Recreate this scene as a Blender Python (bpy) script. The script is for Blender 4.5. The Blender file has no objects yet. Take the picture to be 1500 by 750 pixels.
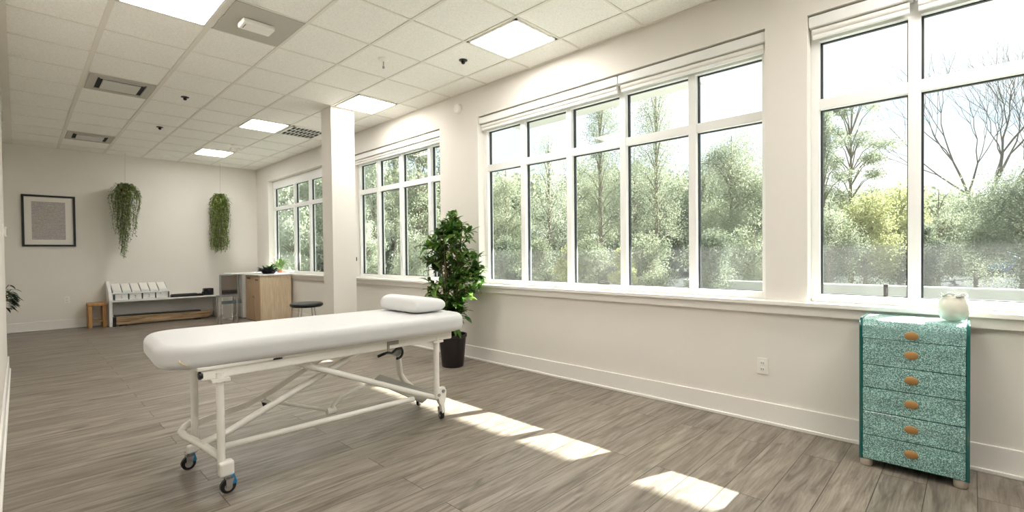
import bpy, bmesh, math, random
import numpy as np
from mathutils import Vector, Matrix
PI = math.pi
C = bpy.context.scene.collection
S = bpy.context.scene
random.seed(7)

# ------------------------------------------------------------------ materials
def nt(name):
    m = bpy.data.materials.new(name); m.use_nodes = True
    t = m.node_tree
    return m, t, t.nodes['Principled BSDF'], t.nodes, t.links

def lin(r, g, b):
    f = lambda c: (c / 255 / 12.92) if c / 255 <= .04045 else ((c / 255 + .055) / 1.055) ** 2.4
    return (f(r), f(g), f(b), 1)

def plain(name, rgb, rough=.5, metal=0, spec=.5, noise=0, nscale=30, bump=0, bscale=200, coat=0, trans=0, sub=0):
    m, t, p, N, L = nt(name)
    col = lin(*rgb)
    p.inputs['Base Color'].default_value = col
    p.inputs['Roughness'].default_value = rough
    p.inputs['Metallic'].default_value = metal
    p.inputs['Specular IOR Level'].default_value = spec
    p.inputs['Coat Weight'].default_value = coat
    p.inputs['Transmission Weight'].default_value = trans
    tc = N.new('ShaderNodeTexCoord')
    if noise:
        n = N.new('ShaderNodeTexNoise'); n.inputs['Scale'].default_value = nscale; n.inputs['Detail'].default_value = 5
        L.new(tc.outputs['Object'], n.inputs['Vector'])
        mx = N.new('ShaderNodeMix'); mx.data_type = 'RGBA'
        mx.inputs['A'].default_value = tuple(c * (1 - noise) for c in col[:3]) + (1,)
        mx.inputs['B'].default_value = tuple(min(1, c * (1 + noise)) for c in col[:3]) + (1,)
        L.new(n.outputs['Fac'], mx.inputs['Factor']); L.new(mx.outputs['Result'], p.inputs['Base Color'])
    if bump:
        n = N.new('ShaderNodeTexNoise'); n.inputs['Scale'].default_value = bscale; n.inputs['Detail'].default_value = 3
        L.new(tc.outputs['Object'], n.inputs['Vector'])
        b = N.new('ShaderNodeBump'); b.inputs['Strength'].default_value = bump; b.inputs['Distance'].default_value = .002
        L.new(n.outputs['Fac'], b.inputs['Height']); L.new(b.outputs['Normal'], p.inputs['Normal'])
    return m

def emis(name, rgb, strength):
    m, t, p, N, L = nt(name)
    p.inputs['Base Color'].default_value = (.8, .8, .8, 1)
    p.inputs['Emission Color'].default_value = rgb + (1,)
    p.inputs['Emission Strength'].default_value = strength
    return m

def foliage(name, ca, cb, cc=None, scale=6, transl=.35, rough=.45):
    m, t, p, N, L = nt(name)
    tc = N.new('ShaderNodeTexCoord')
    n = N.new('ShaderNodeTexNoise'); n.inputs['Scale'].default_value = scale; n.inputs['Detail'].default_value = 4
    L.new(tc.outputs['Object'], n.inputs['Vector'])
    r = N.new('ShaderNodeValToRGB'); e = r.color_ramp.elements
    e[0].position = .32; e[0].color = lin(*ca); e[1].position = .68; e[1].color = lin(*cb)
    if cc:
        x = e.new(.5); x.color = lin(*cc)
    L.new(n.outputs['Fac'], r.inputs['Fac']); L.new(r.outputs['Color'], p.inputs['Base Color'])
    p.inputs['Roughness'].default_value = rough
    tr = N.new('ShaderNodeBsdfTranslucent'); L.new(r.outputs['Color'], tr.inputs['Color'])
    ms = N.new('ShaderNodeMixShader'); ms.inputs['Fac'].default_value = transl
    L.new(p.outputs['BSDF'], ms.inputs[1]); L.new(tr.outputs['BSDF'], ms.inputs[2])
    L.new(ms.outputs['Shader'], N['Material Output'].inputs['Surface'])
    return m

def wood(name, ca, cb, axis=2, scale=4, rough=.5, stretch=14):
    m, t, p, N, L = nt(name)
    tc = N.new('ShaderNodeTexCoord'); mp = N.new('ShaderNodeMapping')
    sc = [stretch] * 3; sc[axis] = 1; mp.inputs['Scale'].default_value = sc
    L.new(tc.outputs['Object'], mp.inputs['Vector'])
    n = N.new('ShaderNodeTexNoise'); n.inputs['Scale'].default_value = scale; n.inputs['Detail'].default_value = 8; n.inputs['Distortion'].default_value = .6
    L.new(mp.outputs['Vector'], n.inputs['Vector'])
    r = N.new('ShaderNodeValToRGB'); e = r.color_ramp.elements
    e[0].position = .35; e[0].color = lin(*ca); e[1].position = .65; e[1].color = lin(*cb)
    L.new(n.outputs['Fac'], r.inputs['Fac']); L.new(r.outputs['Color'], p.inputs['Base Color'])
    p.inputs['Roughness'].default_value = rough
    return m

def floor_mat():
    m, t, p, N, L = nt('floor_planks')
    tc = N.new('ShaderNodeTexCoord')
    mp = N.new('ShaderNodeMapping'); mp.inputs['Location'].default_value = (.37, .022, 0)
    L.new(tc.outputs['Object'], mp.inputs['Vector'])
    def brick(c1, c2, mort, ms):
        b = N.new('ShaderNodeTexBrick'); b.offset = .41; b.offset_frequency = 2; b.squash = 1
        b.inputs['Color1'].default_value = c1; b.inputs['Color2'].default_value = c2; b.inputs['Mortar'].default_value = mort
        b.inputs['Scale'].default_value = 1; b.inputs['Mortar Size'].default_value = ms; b.inputs['Mortar Smooth'].default_value = .1
        b.inputs['Brick Width'].default_value = 1.83; b.inputs['Row Height'].default_value = .1905
        L.new(mp.outputs['Vector'], b.inputs['Vector']); return b
    b = brick((0, 0, 0, 1), (1, 1, 1, 1), (.5, .5, .5, 1), .0001)
    seam = brick((1, 1, 1, 1), (1, 1, 1, 1), (0, 0, 0, 1), .0022)
    # plank-dependent offset of the grain
    sep = N.new('ShaderNodeVectorMath'); sep.operation = 'MULTIPLY_ADD'
    sep.inputs[1].default_value = (7.3, 3.1, 5.7)
    L.new(b.outputs['Color'], sep.inputs[0]); L.new(mp.outputs['Vector'], sep.inputs[2])
    def grain(sx, sy, sc, det, dist):
        q = N.new('ShaderNodeMapping'); q.inputs['Scale'].default_value = (sx, sy, 1); L.new(sep.outputs['Vector'], q.inputs['Vector'])
        n = N.new('ShaderNodeTexNoise'); n.inputs['Scale'].default_value = sc; n.inputs['Detail'].default_value = det; n.inputs['Distortion'].default_value = dist
        n.inputs['Roughness'].default_value = .62
        L.new(q.outputs['Vector'], n.inputs['Vector']); return n
    g1 = grain(.8, 8, 2.0, 5, 1.4)      # broad figure
    g2 = grain(1.5, 34, 3.0, 6, .3)      # fine grain
    g3 = grain(1.4, 5.5, 1.9, 2, .8)     # knots / cathedral patches
    r1 = N.new('ShaderNodeValToRGB'); e = r1.color_ramp.elements
    e[0].position = .34; e[0].color = lin(92, 83, 74); e[1].position = .64; e[1].color = lin(154, 145, 134)
    x = e.new(.5); x.color = lin(130, 121, 110)
    a = N.new('ShaderNodeMath'); a.operation = 'MULTIPLY_ADD'; a.inputs[1].default_value = .72
    a2 = N.new('ShaderNodeMath'); a2.operation = 'MULTIPLY'; a2.inputs[1].default_value = .28
    L.new(g2.outputs['Fac'], a2.inputs[0]); L.new(g1.outputs['Fac'], a.inputs[0]); L.new(a2.outputs[0], a.inputs[2])
    L.new(a.outputs[0], r1.inputs['Fac'])
    # knots
    kr = N.new('ShaderNodeValToRGB'); ke = kr.color_ramp.elements
    ke[0].position = .60; ke[0].color = (1, 1, 1, 1); ke[1].position = .74; ke[1].color = (.58, .58, .57, 1)
    L.new(g3.outputs['Fac'], kr.inputs['Fac'])
    m1 = N.new('ShaderNodeMix'); m1.data_type = 'RGBA'; m1.blend_type = 'MULTIPLY'; m1.inputs['Factor'].default_value = 1
    L.new(r1.outputs['Color'], m1.inputs['A']); L.new(kr.outputs['Color'], m1.inputs['B'])
    # per plank tint
    tr = N.new('ShaderNodeValToRGB'); te = tr.color_ramp.elements
    te[0].color = (.90, .90, .90, 1); te[1].color = (1.1, 1.09, 1.08, 1)
    L.new(b.outputs['Color'], tr.inputs['Fac'])
    m2 = N.new('ShaderNodeMix'); m2.data_type = 'RGBA'; m2.blend_type = 'MULTIPLY'; m2.inputs['Factor'].default_value = 1
    L.new(m1.outputs['Result'], m2.inputs['A']); L.new(tr.outputs['Color'], m2.inputs['B'])
    sr = N.new('ShaderNodeValToRGB'); se = sr.color_ramp.elements
    se[0].color = (.30, .28, .26, 1); se[1].color = (1, 1, 1, 1)
    L.new(seam.outputs['Color'], sr.inputs['Fac'])
    m3 = N.new('ShaderNodeMix'); m3.data_type = 'RGBA'; m3.blend_type = 'MULTIPLY'; m3.inputs['Factor'].default_value = 1
    L.new(m2.outputs['Result'], m3.inputs['A']); L.new(sr.outputs['Color'], m3.inputs['B'])
    L.new(m3.outputs['Result'], p.inputs['Base Color'])
    p.inputs['Roughness'].default_value = .42; p.inputs['Specular IOR Level'].default_value = .45
    bp = N.new('ShaderNodeBump'); bp.inputs['Strength'].default_value = .25; bp.inputs['Distance'].default_value = .002
    L.new(g2.outputs['Fac'], bp.inputs['Height']); L.new(bp.outputs['Normal'], p.inputs['Normal'])
    return m

def tile_mat():
    m, t, p, N, L = nt('ceiling_tile')
    tc = N.new('ShaderNodeTexCoord')
    n = N.new('ShaderNodeTexNoise'); n.inputs['Scale'].default_value = 120; n.inputs['Detail'].default_value = 4
    n2 = N.new('ShaderNodeTexVoronoi'); n2.inputs['Scale'].default_value = 90
    L.new(tc.outputs['Object'], n.inputs['Vector']); L.new(tc.outputs['Object'], n2.inputs['Vector'])
    r = N.new('ShaderNodeValToRGB'); e = r.color_ramp.elements
    e[0].position = .3; e[0].color = lin(230, 227, 220); e[1].position = .6; e[1].color = lin(246, 244, 238)
    L.new(n.outputs['Fac'], r.inputs['Fac']); L.new(r.outputs['Color'], p.inputs['Base Color'])
    b = N.new('ShaderNodeBump'); b.inputs['Strength'].default_value = .5; b.inputs['Distance'].default_value = .003
    L.new(n.outputs['Fac'], b.inputs['Height']); L.new(b.outputs['Normal'], p.inputs['Normal'])
    p.inputs['Roughness'].default_value = .95; p.inputs['Specular IOR Level'].default_value = .1
    return m

def glass_pane_mat():
    m, t, p, N, L = nt('window_glass')
    N.remove(p)
    tr = N.new('ShaderNodeBsdfTransparent'); tr.inputs['Color'].default_value = (.88, .915, .90, 1)
    gl = N.new('ShaderNodeBsdfGlossy'); gl.inputs['Roughness'].default_value = .02; gl.inputs['Color'].default_value = (1, 1, 1, 1)
    fr = N.new('ShaderNodeLayerWeight'); fr.inputs['Blend'].default_value = .5
    pw = N.new('ShaderNodeMath'); pw.operation = 'POWER'; pw.inputs[1].default_value = 6
    ad = N.new('ShaderNodeMath'); ad.operation = 'MULTIPLY_ADD'; ad.inputs[1].default_value = .5; ad.inputs[2].default_value = .012
    L.new(fr.outputs['Facing'], pw.inputs[0]); L.new(pw.outputs[0], ad.inputs[0])
    ms = N.new('ShaderNodeMixShader')
    L.new(ad.outputs[0], ms.inputs['Fac']); L.new(tr.outputs['BSDF'], ms.inputs[1]); L.new(gl.outputs['BSDF'], ms.inputs[2])
    # thin translucent veil that puts the hazy look of the view into the panes
    df = N.new('ShaderNodeBsdfTranslucent'); df.inputs['Color'].default_value = (.9, .93, .91, 1)
    tc = N.new('ShaderNodeTexCoord'); mp = N.new('ShaderNodeMapping'); mp.inputs['Scale'].default_value = (1, 1, .35)
    n = N.new('ShaderNodeTexNoise'); n.inputs['Scale'].default_value = 3.0; n.inputs['Detail'].default_value = 7
    L.new(tc.outputs['Object'], mp.inputs['Vector']); L.new(mp.outputs['Vector'], n.inputs['Vector'])
    r = N.new('ShaderNodeMapRange'); r.inputs['From Min'].default_value = .3; r.inputs['From Max'].default_value = .8
    r.inputs['To Min'].default_value = .004; r.inputs['To Max'].default_value = .018
    L.new(n.outputs['Fac'], r.inputs['Value'])
    ms2 = N.new('ShaderNodeMixShader')
    L.new(r.outputs['Result'], ms2.inputs['Fac']); L.new(ms.outputs['Shader'], ms2.inputs[1]); L.new(df.outputs['BSDF'], ms2.inputs[2])
    L.new(ms2.outputs['Shader'], N['Material Output'].inputs['Surface'])
    return m

def teal_mat():
    m, t, p, N, L = nt('crackled_teal_glass')
    tc = N.new('ShaderNodeTexCoord')
    v = N.new('ShaderNodeTexVoronoi'); v.inputs['Scale'].default_value = 230
    L.new(tc.outputs['Object'], v.inputs['Vector'])
    n = N.new('ShaderNodeTexNoise'); n.inputs['Scale'].default_value = 9; n.inputs['Detail'].default_value = 5
    mp = N.new('ShaderNodeMapping'); mp.inputs['Scale'].default_value = (1, .5, 2.2)
    L.new(tc.outputs['Object'], mp.inputs['Vector']); L.new(mp.outputs['Vector'], n.inputs['Vector'])
    r = N.new('ShaderNodeValToRGB'); e = r.color_ramp.elements
    e[0].position = .0; e[0].color = lin(224, 242, 240); e[1].position = .75; e[1].color = lin(106, 154, 148)
    x = e.new(.35); x.color = lin(160, 202, 197)
    L.new(v.outputs['Distance'], r.inputs['Fac'])
    v2 = N.new('ShaderNodeSeparateColor'); L.new(v.outputs['Color'], v2.inputs['Color'])
    r2 = N.new('ShaderNodeValToRGB'); e2 = r2.color_ramp.elements
    e2[0].color = (.45, .5, .5, 1); e2[1].color = (1.35, 1.35, 1.35, 1)
    L.new(v2.outputs['Red'], r2.inputs['Fac'])
    mx = N.new('ShaderNodeMix'); mx.data_type = 'RGBA'; mx.blend_type = 'MULTIPLY'; mx.inputs['Factor'].default_value = 1
    L.new(r.outputs['Color'], mx.inputs['A']); L.new(r2.outputs['Color'], mx.inputs['B'])
    r3 = N.new('ShaderNodeValToRGB'); e3 = r3.color_ramp.elements
    e3[0].position = .35; e3[0].color = (.78, .80, .80, 1); e3[1].position = .65; e3[1].color = (1.1, 1.12, 1.12, 1)
    L.new(n.outputs['Fac'], r3.inputs['Fac'])
    m2 = N.new('ShaderNodeMix'); m2.data_type = 'RGBA'; m2.blend_type = 'MULTIPLY'; m2.inputs['Factor'].default_value = 1
    L.new(mx.outputs['Result'], m2.inputs['A']); L.new(r3.outputs['Color'], m2.inputs['B'])
    L.new(m2.outputs['Result'], p.inputs['Base Color'])
    b = N.new('ShaderNodeBump'); b.inputs['Strength'].default_value = .9; b.inputs['Distance'].default_value = .003
    L.new(v.outputs['Distance'], b.inputs['Height']); L.new(b.outputs['Normal'], p.inputs['Normal'])
    p.inputs['Roughness'].default_value = .22; p.inputs['Coat Weight'].default_value = .5
    return m

def paper_mat():
    m, t, p, N, L = nt('printed_page')
    tc = N.new('ShaderNodeTexCoord')
    sep = N.new('ShaderNodeSeparateXYZ'); L.new(tc.outputs['Object'], sep.inputs[0])
    w = N.new('ShaderNodeTexWave'); w.bands_direction = 'Z'; w.inputs['Scale'].default_value = 13; w.inputs['Distortion'].default_value = .6
    w.inputs['Detail'].default_value = 2; w.inputs['Detail Scale'].default_value = 6
    L.new(tc.outputs['Object'], w.inputs['Vector'])
    n = N.new('ShaderNodeTexNoise'); n.inputs['Scale'].default_value = 60; n.inputs['Detail'].default_value = 3
    L.new(tc.outputs['Object'], n.inputs['Vector'])
    mu = N.new('ShaderNodeMath'); mu.operation = 'MULTIPLY'; L.new(w.outputs['Fac'], mu.inputs[0]); L.new(n.outputs['Fac'], mu.inputs[1])
    r = N.new('ShaderNodeValToRGB'); e = r.color_ramp.elements
    e[0].position = .1; e[0].color = lin(196, 190, 184); e[1].position = .5; e[1].color = lin(120, 116, 114)
    L.new(mu.outputs[0], r.inputs['Fac']); L.new(r.outputs['Color'], p.inputs['Base Color'])
    p.inputs['Roughness'].default_value = .35
    return m

M = dict(
    wall=plain('wall_paint', (230, 226, 219), .85, noise=.02, nscale=3, bump=.15, bscale=260, spec=.2),
    trim=plain('trim_paint', (236, 233, 228), .45),
    tile=tile_mat(), grid=plain('ceiling_grid', (226, 221, 211), .6),
    floor=floor_mat(),
    white_metal=plain('white_powder_coat', (238, 235, 229), .32, spec=.5, noise=.02),
    frame_white=plain('window_frame_paint', (238, 238, 236), .4),
    gasket=plain('black_gasket', (34, 40, 42), .5),
    glass=glass_pane_mat(),
    vinyl=plain('white_vinyl', (208, 208, 208), .42, bump=.12, bscale=420, spec=.4),
    pillow=plain('white_pillow_cover', (218, 218, 218), .55, bump=.1, bscale=300),
    rubber=plain('black_rubber', (22, 22, 24), .5), black=plain('black_plastic', (18, 18, 20), .35),
    chrome=plain('chrome', (205, 205, 208), .15, metal=1), steel=plain('brushed_steel', (150, 150, 152), .3, metal=1),
    blue=plain('blue_brake_tab', (22, 122, 175), .35), greyplate=plain('grey_plate', (150, 146, 138), .5),
    pot=plain('dark_pot', (34, 26, 28), .4), soil=plain('soil', (58, 42, 30), .95, noise=.3),
    leaf=foliage('glossy_leaf', (44, 84, 30), (136, 166, 76), (78, 118, 48), 7, .3, .35),
    leaf_grey=foliage('trailing_leaf', (92, 114, 62), (182, 196, 142), (134, 154, 96), 14, .3),
    leaf_lime=foliage('trailing_leaf_bright', (92, 116, 50), (188, 202, 124), (136, 158, 84), 14, .35),
    leaf_dark=foliage('dark_rosette', (26, 18, 26), (70, 54, 66), None, 20, .1), leaf_teal=foliage('teal_leaf', (16, 70, 62), (60, 130, 110), None, 15, .2),
    leaf_spike=foliage('spike_leaf', (62, 88, 42), (124, 148, 84), None, 12, .08), leaf_blackgreen=foliage('dark_indoor_leaf', (18, 30, 18), (44, 62, 40), None, 12, .15),
    stem=plain('plant_stem', (96, 84, 54), .7), terracotta=plain('terracotta', (150, 74, 46), .8, noise=.1),
    string=plain('hanging_cord', (205, 198, 188), .8),
    oak=wood('pale_oak', (206, 186, 156), (226, 208, 180), 2), oak_d=wood('warm_oak', (186, 156, 122), (206, 178, 144), 2),
    pine=wood('stool_pine', (166, 120, 72), (198, 152, 100), 2), rustic=wood('rustic_plank', (112, 88, 62), (186, 158, 124), 0, 3, .6),
    mirror=plain('mirror_glass', (132, 124, 116), .05, metal=1), brass=plain('brass_knob', (172, 132, 80), .45, metal=.25),
    teal=teal_mat(), teal_edge=plain('teal_glass_edge', (6, 92, 86), .12, coat=.6), foot=plain('grey_foot', (176, 166, 152), .5),
    jug=plain('cream_glaze', (226, 224, 210), .25, coat=.4), jugrim=plain('clear_rim_glass', (235, 240, 236), .05, trans=.6),
    plate=plain('outlet_plastic', (238, 235, 228), .35), slot=plain('outlet_slot', (60, 55, 50), .6),
    picframe=plain('black_frame', (20, 18, 18), .4), mat=plain('picture_mat', (230, 225, 217), .8), page=paper_mat(),
    whitelam=plain('white_laminate', (232, 231, 229), .35), acrylic=plain('frosted_acrylic', (232, 238, 238), .2, coat=.4),
    greysteel=plain('blue_grey_metal', (96, 110, 114), .4, metal=.3), grille=plain('vent_grille', (204, 202, 196), .45), dark=plain('vent_dark', (26, 26, 26), .8),
    smoke=plain('grey_ceiling_plate', (182, 178, 168), .6),
    concrete=plain('concrete', (150, 152, 148), .9, spec=.05, noise=.12, nscale=6), asphalt=plain('asphalt', (66, 68, 68), .95, spec=.02, noise=.25, nscale=3),
    bark=plain('bark', (128, 120, 106), .95, noise=.25, nscale=12), bark_pale=plain('bare_branch_bark', (118, 110, 100), .95, noise=.2, nscale=12),
    carpaint=plain('blue_car_paint', (70, 104, 140), .2, coat=.8), carglass=plain('car_glass', (20, 26, 30), .05), hub=plain('alloy', (150, 150, 155), .3, metal=.9),
)
M['lamp'] = emis('light_diffuser', (1, .962, .915), 17.5)
M['lamp_small'] = emis('lit_lamp_head', (1, .97, .92), 1.5)
for k, a, b, c in (('t_dark', (96, 105, 88), (148, 154, 132), (120, 128, 108)), ('t_mid', (120, 128, 106), (176, 180, 156), (148, 154, 130)),
                   ('t_pale', (152, 160, 140), (204, 208, 190), (178, 184, 164)), ('t_yellow', (146, 150, 104), (190, 190, 142), (168, 170, 122))):
    M[k] = foliage(k, a, b, c, .9, .4, .7)  # outdoor haze is put into these paled, greyed leaf colours

# ------------------------------------------------------------------ geometry
class MB:
    def __init__(s): s.bm = bmesh.new()
    def _add(s, vs, fs):
        v = [s.bm.verts.new(p) for p in vs]
        for f in fs:
            try: s.bm.faces.new([v[i] for i in f])
            except ValueError: pass
        return s
    def box(s, x0, x1, y0, y1, z0, z1, mtx=None):
        vs = [Vector((x, y, z)) for z in (z0, z1) for x, y in ((x0, y0), (x1, y0), (x1, y1), (x0, y1))]
        if mtx: vs = [mtx @ v for v in vs]
        return s._add(vs, [(0, 3, 2, 1), (4, 5, 6, 7), (0, 1, 5, 4), (1, 2, 6, 5), (2, 3, 7, 6), (3, 0, 4, 7)])
    def prism(s, pts, axis, a, b):
        """polygon pts in the plane across axis, extruded from a to b"""
        def P(p, t): return {0: (t, p[0], p[1]), 1: (p[0], t, p[1]), 2: (p[0], p[1], t)}[axis]
        n = len(pts); vs = [P(p, a) for p in pts] + [P(p, b) for p in pts]
        return s._add(vs, [tuple(range(n)), tuple(range(2 * n - 1, n - 1, -1))] + [(i, i + n, (i + 1) % n + n, (i + 1) % n) for i in range(n)])
    def rings(s, rings, cap=True, closed=False):
        n = len(rings[0]); vs = [p for r in rings for p in r]; fs = []
        R = len(rings)
        for k in range(R if closed else R - 1):
            k2 = (k + 1) % R
            for i in range(n):
                j = (i + 1) % n
                fs.append((k * n + i, k * n + j, k2 * n + j, k2 * n + i))
        if cap and not closed: fs += [tuple(range(n - 1, -1, -1)), tuple(range((R - 1) * n, R * n))]
        return s._add(vs, fs)
    def tube(s, pts, r, seg=12, cap=True, closed=False):
        pts = [Vector(p) for p in pts]; n = len(pts)
        rr = r if isinstance(r, (list, tuple)) else [r] * n
        prev = None; out = []
        for i, p in enumerate(pts):
            if closed: d = pts[(i + 1) % n] - pts[i - 1]
            else: d = pts[min(i + 1, n - 1)] - pts[max(i - 1, 0)]
            d.normalize()
            if prev is None:
                u = d.orthogonal().normalized()
            else:
                u = (prev - d * prev.dot(d)).normalized()
            prev = u; w = d.cross(u)
            out.append([p + (u * math.cos(2 * PI * k / seg) + w * math.sin(2 * PI * k / seg)) * rr[i] for k in range(seg)])
        return s.rings(out, cap, closed)
    def lathe(s, prof, c=(0, 0, 0), seg=24, axis=2, cap=True):
        out = []
        for r, h in prof:
            ring = []
            for k in range(seg):
                a = 2 * PI * k / seg; q = (r * math.cos(a), r * math.sin(a))
                v = {2: (q[0], q[1], h), 1: (q[1], h, q[0]), 0: (h, q[0], q[1])}[axis]
                ring.append(Vector(v) + Vector(c))
            out.append(ring)
        return s.rings(out, cap)
    def leaf(s, p, d, up, L, w, droop=.3, K=5, fold=.25):
        p = Vector(p); d = Vector(d).normalized(); side = d.cross(Vector(up))
        if side.length < 1e-4: side = d.orthogonal()
        side.normalize(); nrm = side.cross(d).normalized()
        prof = [.12, .75, 1, .72, .04] if K == 5 else [.1, 1, .04]
        vs = []
        for k in range(K):
            t = k / (K - 1)
            c = p + d * (L * t * (1 - .15 * droop * t)) + Vector((0, 0, -droop * L * t * t))
            hw = w * .5 * prof[k]
            vs += [c + side * hw + nrm * hw * fold, c, c - side * hw + nrm * hw * fold]
        fs = []
        for k in range(K - 1):
            a = 3 * k
            fs += [(a, a + 3, a + 4, a + 1), (a + 1, a + 4, a + 5, a + 2)]
        return s._add(vs, fs)
    def obj(s, name, mat, parent=None, smooth=None, bevel=0, bseg=2):
        me = bpy.data.meshes.new(name); bmesh.ops.recalc_face_normals(s.bm, faces=s.bm.faces) if bevel or smooth is not False else None
        s.bm.to_mesh(me); s.bm.free()
        o = bpy.data.objects.new(name, me); C.objects.link(o)
        me.materials.append(M[mat] if isinstance(mat, str) else mat)
        if smooth:
            me.polygons.foreach_set('use_smooth', [True] * len(me.polygons))
            if smooth != True:
                me.set_sharp_from_angle(angle=math.radians(smooth))
        if bevel:
            b = o.modifiers.new('b', 'BEVEL'); b.width = bevel; b.segments = bseg; b.limit_method = 'ANGLE'; b.angle_limit = math.radians(40)
        if parent is not None:
            o.parent = parent; o.matrix_parent_inverse = Matrix.Translation(parent.location).inverted()
        return o

def root_of(o): return o
def thing(name, label, cat, loc, group=None, kind=None):
    o = bpy.data.objects.new(name, None); C.objects.link(o); o.location = loc; o.empty_display_size = .1
    return tag(o, label, cat, group, kind)
def tag(o, label, cat, group=None, kind=None):
    o['label'] = label; o['category'] = cat
    if group: o['group'] = group
    if kind: o['kind'] = kind
    return o
def struct(o, label=None):
    o['kind'] = 'structure'
    return o
def dup(root, offset, label=None):
    r = root.copy(); C.objects.link(r); r.location = root.location + Vector(offset)
    if label: r['label'] = label
    for ch in list(root.children):
        c = ch.copy(); C.objects.link(c); c.parent = r
        for g in ch.children:
            d = g.copy(); C.objects.link(d); d.parent = c
    return r

# ------------------------------------------------------------------ dimensions (metres)
H = 3.138; W = 3.70; L0 = -.10; LC = -.041; D = 11.434; BACK = -3.6
WT = 4.26                       # underside of the unseen slab whose added eave limits the sun
xs = {0: LC, 1: .515, 2: 1.128, 3: 1.68, 4: 2.25, 5: 2.808, 6: 3.376, 7: W}
Y = lambda j: 3.918 + .6414 * j

# ------------------------------------------------------------------ shell
struct(MB().box(-3.0, W + .20, BACK - .2, D + .2, -.12, 0).obj('floor', 'floor'))
struct(MB().box(-3.0, W, BACK, D, H, H + .06).obj('ceiling', 'tile'))
struct(MB().box(-3.2, W + .20, D, D + .2, 0, WT).obj('wall_far', 'wall'))
struct(MB().box(-3.2, W + .20, BACK - .2, BACK, 0, WT).obj('wall_back', 'wall'))
struct(MB().box(-3.2, -3.0, BACK, D, 0, WT).obj('wall_outer_left', 'wall'))
b = MB().box(L0 - .14, L0, 1.6, 7.66, 0, H)
b.box(-.50, -.36, 7.66, D, 0, H)
b.box(-.50, L0 - .14, 7.52, 7.66, 0, H)
struct(b.obj('wall_left', 'wall'))
# right wall with four openings
SILL = .885; HEAD = 2.81
OPEN = [(7.45, 10.72), (4.81, 7.06), (1.06, 4.10), (-1.75, .80)]
b = MB().box(W, W + .20, BACK, D, 0, SILL - .03).box(W, W + .20, BACK, D, HEAD, WT)
ys = [D] + [v for a in OPEN for v in (a[1], a[0])] + [BACK]
for k in range(0, len(ys), 2): b.box(W, W + .20, ys[k + 1], ys[k], SILL - .03, HEAD)
struct(b.obj('wall_right', 'wall'))
struct(MB().box(-3.2, 7.6, BACK - .2, D + .6, WT, WT + .25).box(7.6, 8.7, 3.5, 8.0, WT, WT + .25).obj('roof_added_eave', 'trim'))  # deep eave and outer extension added out of view to cut the sunlight
# baseboards
def baseboard(name, x0, x1, y0, y1, nx=0, ny=0):
    b = MB()
    if nx: b.box(*sorted((x0, x0 + .014 * nx)), y0, y1, 0, .155); b.box(*sorted((x0, x0 + .026 * nx)), y0, y1, 0, .022)
    else: b.box(x0, x1, *sorted((y0, y0 + .014 * ny)), 0, .155); b.box(x0, x1, *sorted((y0, y0 + .026 * ny)), 0, .022)
    return struct(b.obj(name, 'trim', bevel=.004))
baseboard('baseboard_right', W, W, BACK, D, nx=-1)
baseboard('baseboard_far', -.36, W, D, D, ny=-1)
baseboard('baseboard_left', L0, L0, 1.6, 7.675, nx=1)
baseboard('baseboard_left_end', -.36, L0 + .014, 7.66, 7.66, ny=1)
# window stool and apron, one run along the wall
struct(MB().box(3.645, 3.86, BACK, 10.80, SILL - .028, SILL).box(3.672, W, BACK, 10.78, .795, SILL - .028).obj('trim_1', 'trim', bevel=.004))
# ceiling grid
b = MB()
for i in range(1, 7):
    hw = .019 if i in (1, 2) else .012
    b.box(xs[i] - hw, xs[i] + hw, BACK, D, H - .006, H)
for x in np.arange(-.64, -3, -.568): b.box(x - .012, x + .012, BACK, D, H - .006, H)
for j in range(-11, 12):
    b.box(-3.0, W, Y(j) - .009, Y(j) + .009, H - .005, H)
b.box(L0, LC + .012, 1.6, D, H - .012, H).box(W - .02, W, BACK, D, H - .006, H).box(-.36, W, D - .02, D, H - .006, H)
struct(b.obj('trim_2', 'grid'))
# free-standing column
struct(MB().box(2.80, 3.115, 5.88, 6.16, 0, H).box(2.788, 3.127, 5.868, 6.172, 0, .155).obj('column', 'wall'))

# ------------------------------------------------------------------ windows
def window(n, y0, y1, muls, glasscol=None):
    muls = sorted(muls); f = MB(); X0, X1 = 3.80, 3.89; zb, zt = SILL, 2.70
    f.box(X0, X1, y0, y0 + .05, zb, HEAD).box(X0, X1, y1 - .05, y1, zb, HEAD)
    f.box(X0, X1, y0 + .05, y1 - .05, zb, zb + .05).box(X0, X1, y0 + .05, y1 - .05, zt - .05, HEAD)
    ed = [y0 + .05] + [v for m in muls for v in (m - .03, m + .03)] + [y1 - .05]
    for m in muls: f.box(X0 - .005, X1, m - .03, m + .03, zb + .05, zt - .05)
    for k in range(0, len(ed), 2): f.box(X0, X1, ed[k], ed[k + 1], 2.19, 2.26)
    o = struct(f.obj('window_%d' % n, 'frame_white', bevel=.003))
    for k in range(0, len(ed), 2):
        a, c = ed[k], ed[k + 1]
        for z0, z1 in ((zb + .05, 2.19), (2.26, zt - .05)):
            MB().box(3.852, 3.858, a, c, z0, z1).obj('glass_pane', 'glass', o, smooth=False)
            g = MB(); t = .007
            g.box(3.842, 3.868, a, a + t, z0, z1).box(3.842, 3.868, c - t * 1.6, c, z0, z1)
            g.box(3.842, 3.868, a, c, z1 - t, z1).box(3.842, 3.868, a, c, z0, z0 + t * .7)
            g.obj('gasket', 'gasket', o)
    return o
w1 = window(1, 7.45, 10.72, [8.2, 8.9, 9.61])
w2 = window(2, 4.81, 7.06, [5.17, 5.85, 6.47])
w3 = window(3, 1.06, 4.10, [1.63, 2.265, 2.87, 3.49])
w4 = window(4, -1.75, .80, [.255, -.40, -1.05])
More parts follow.
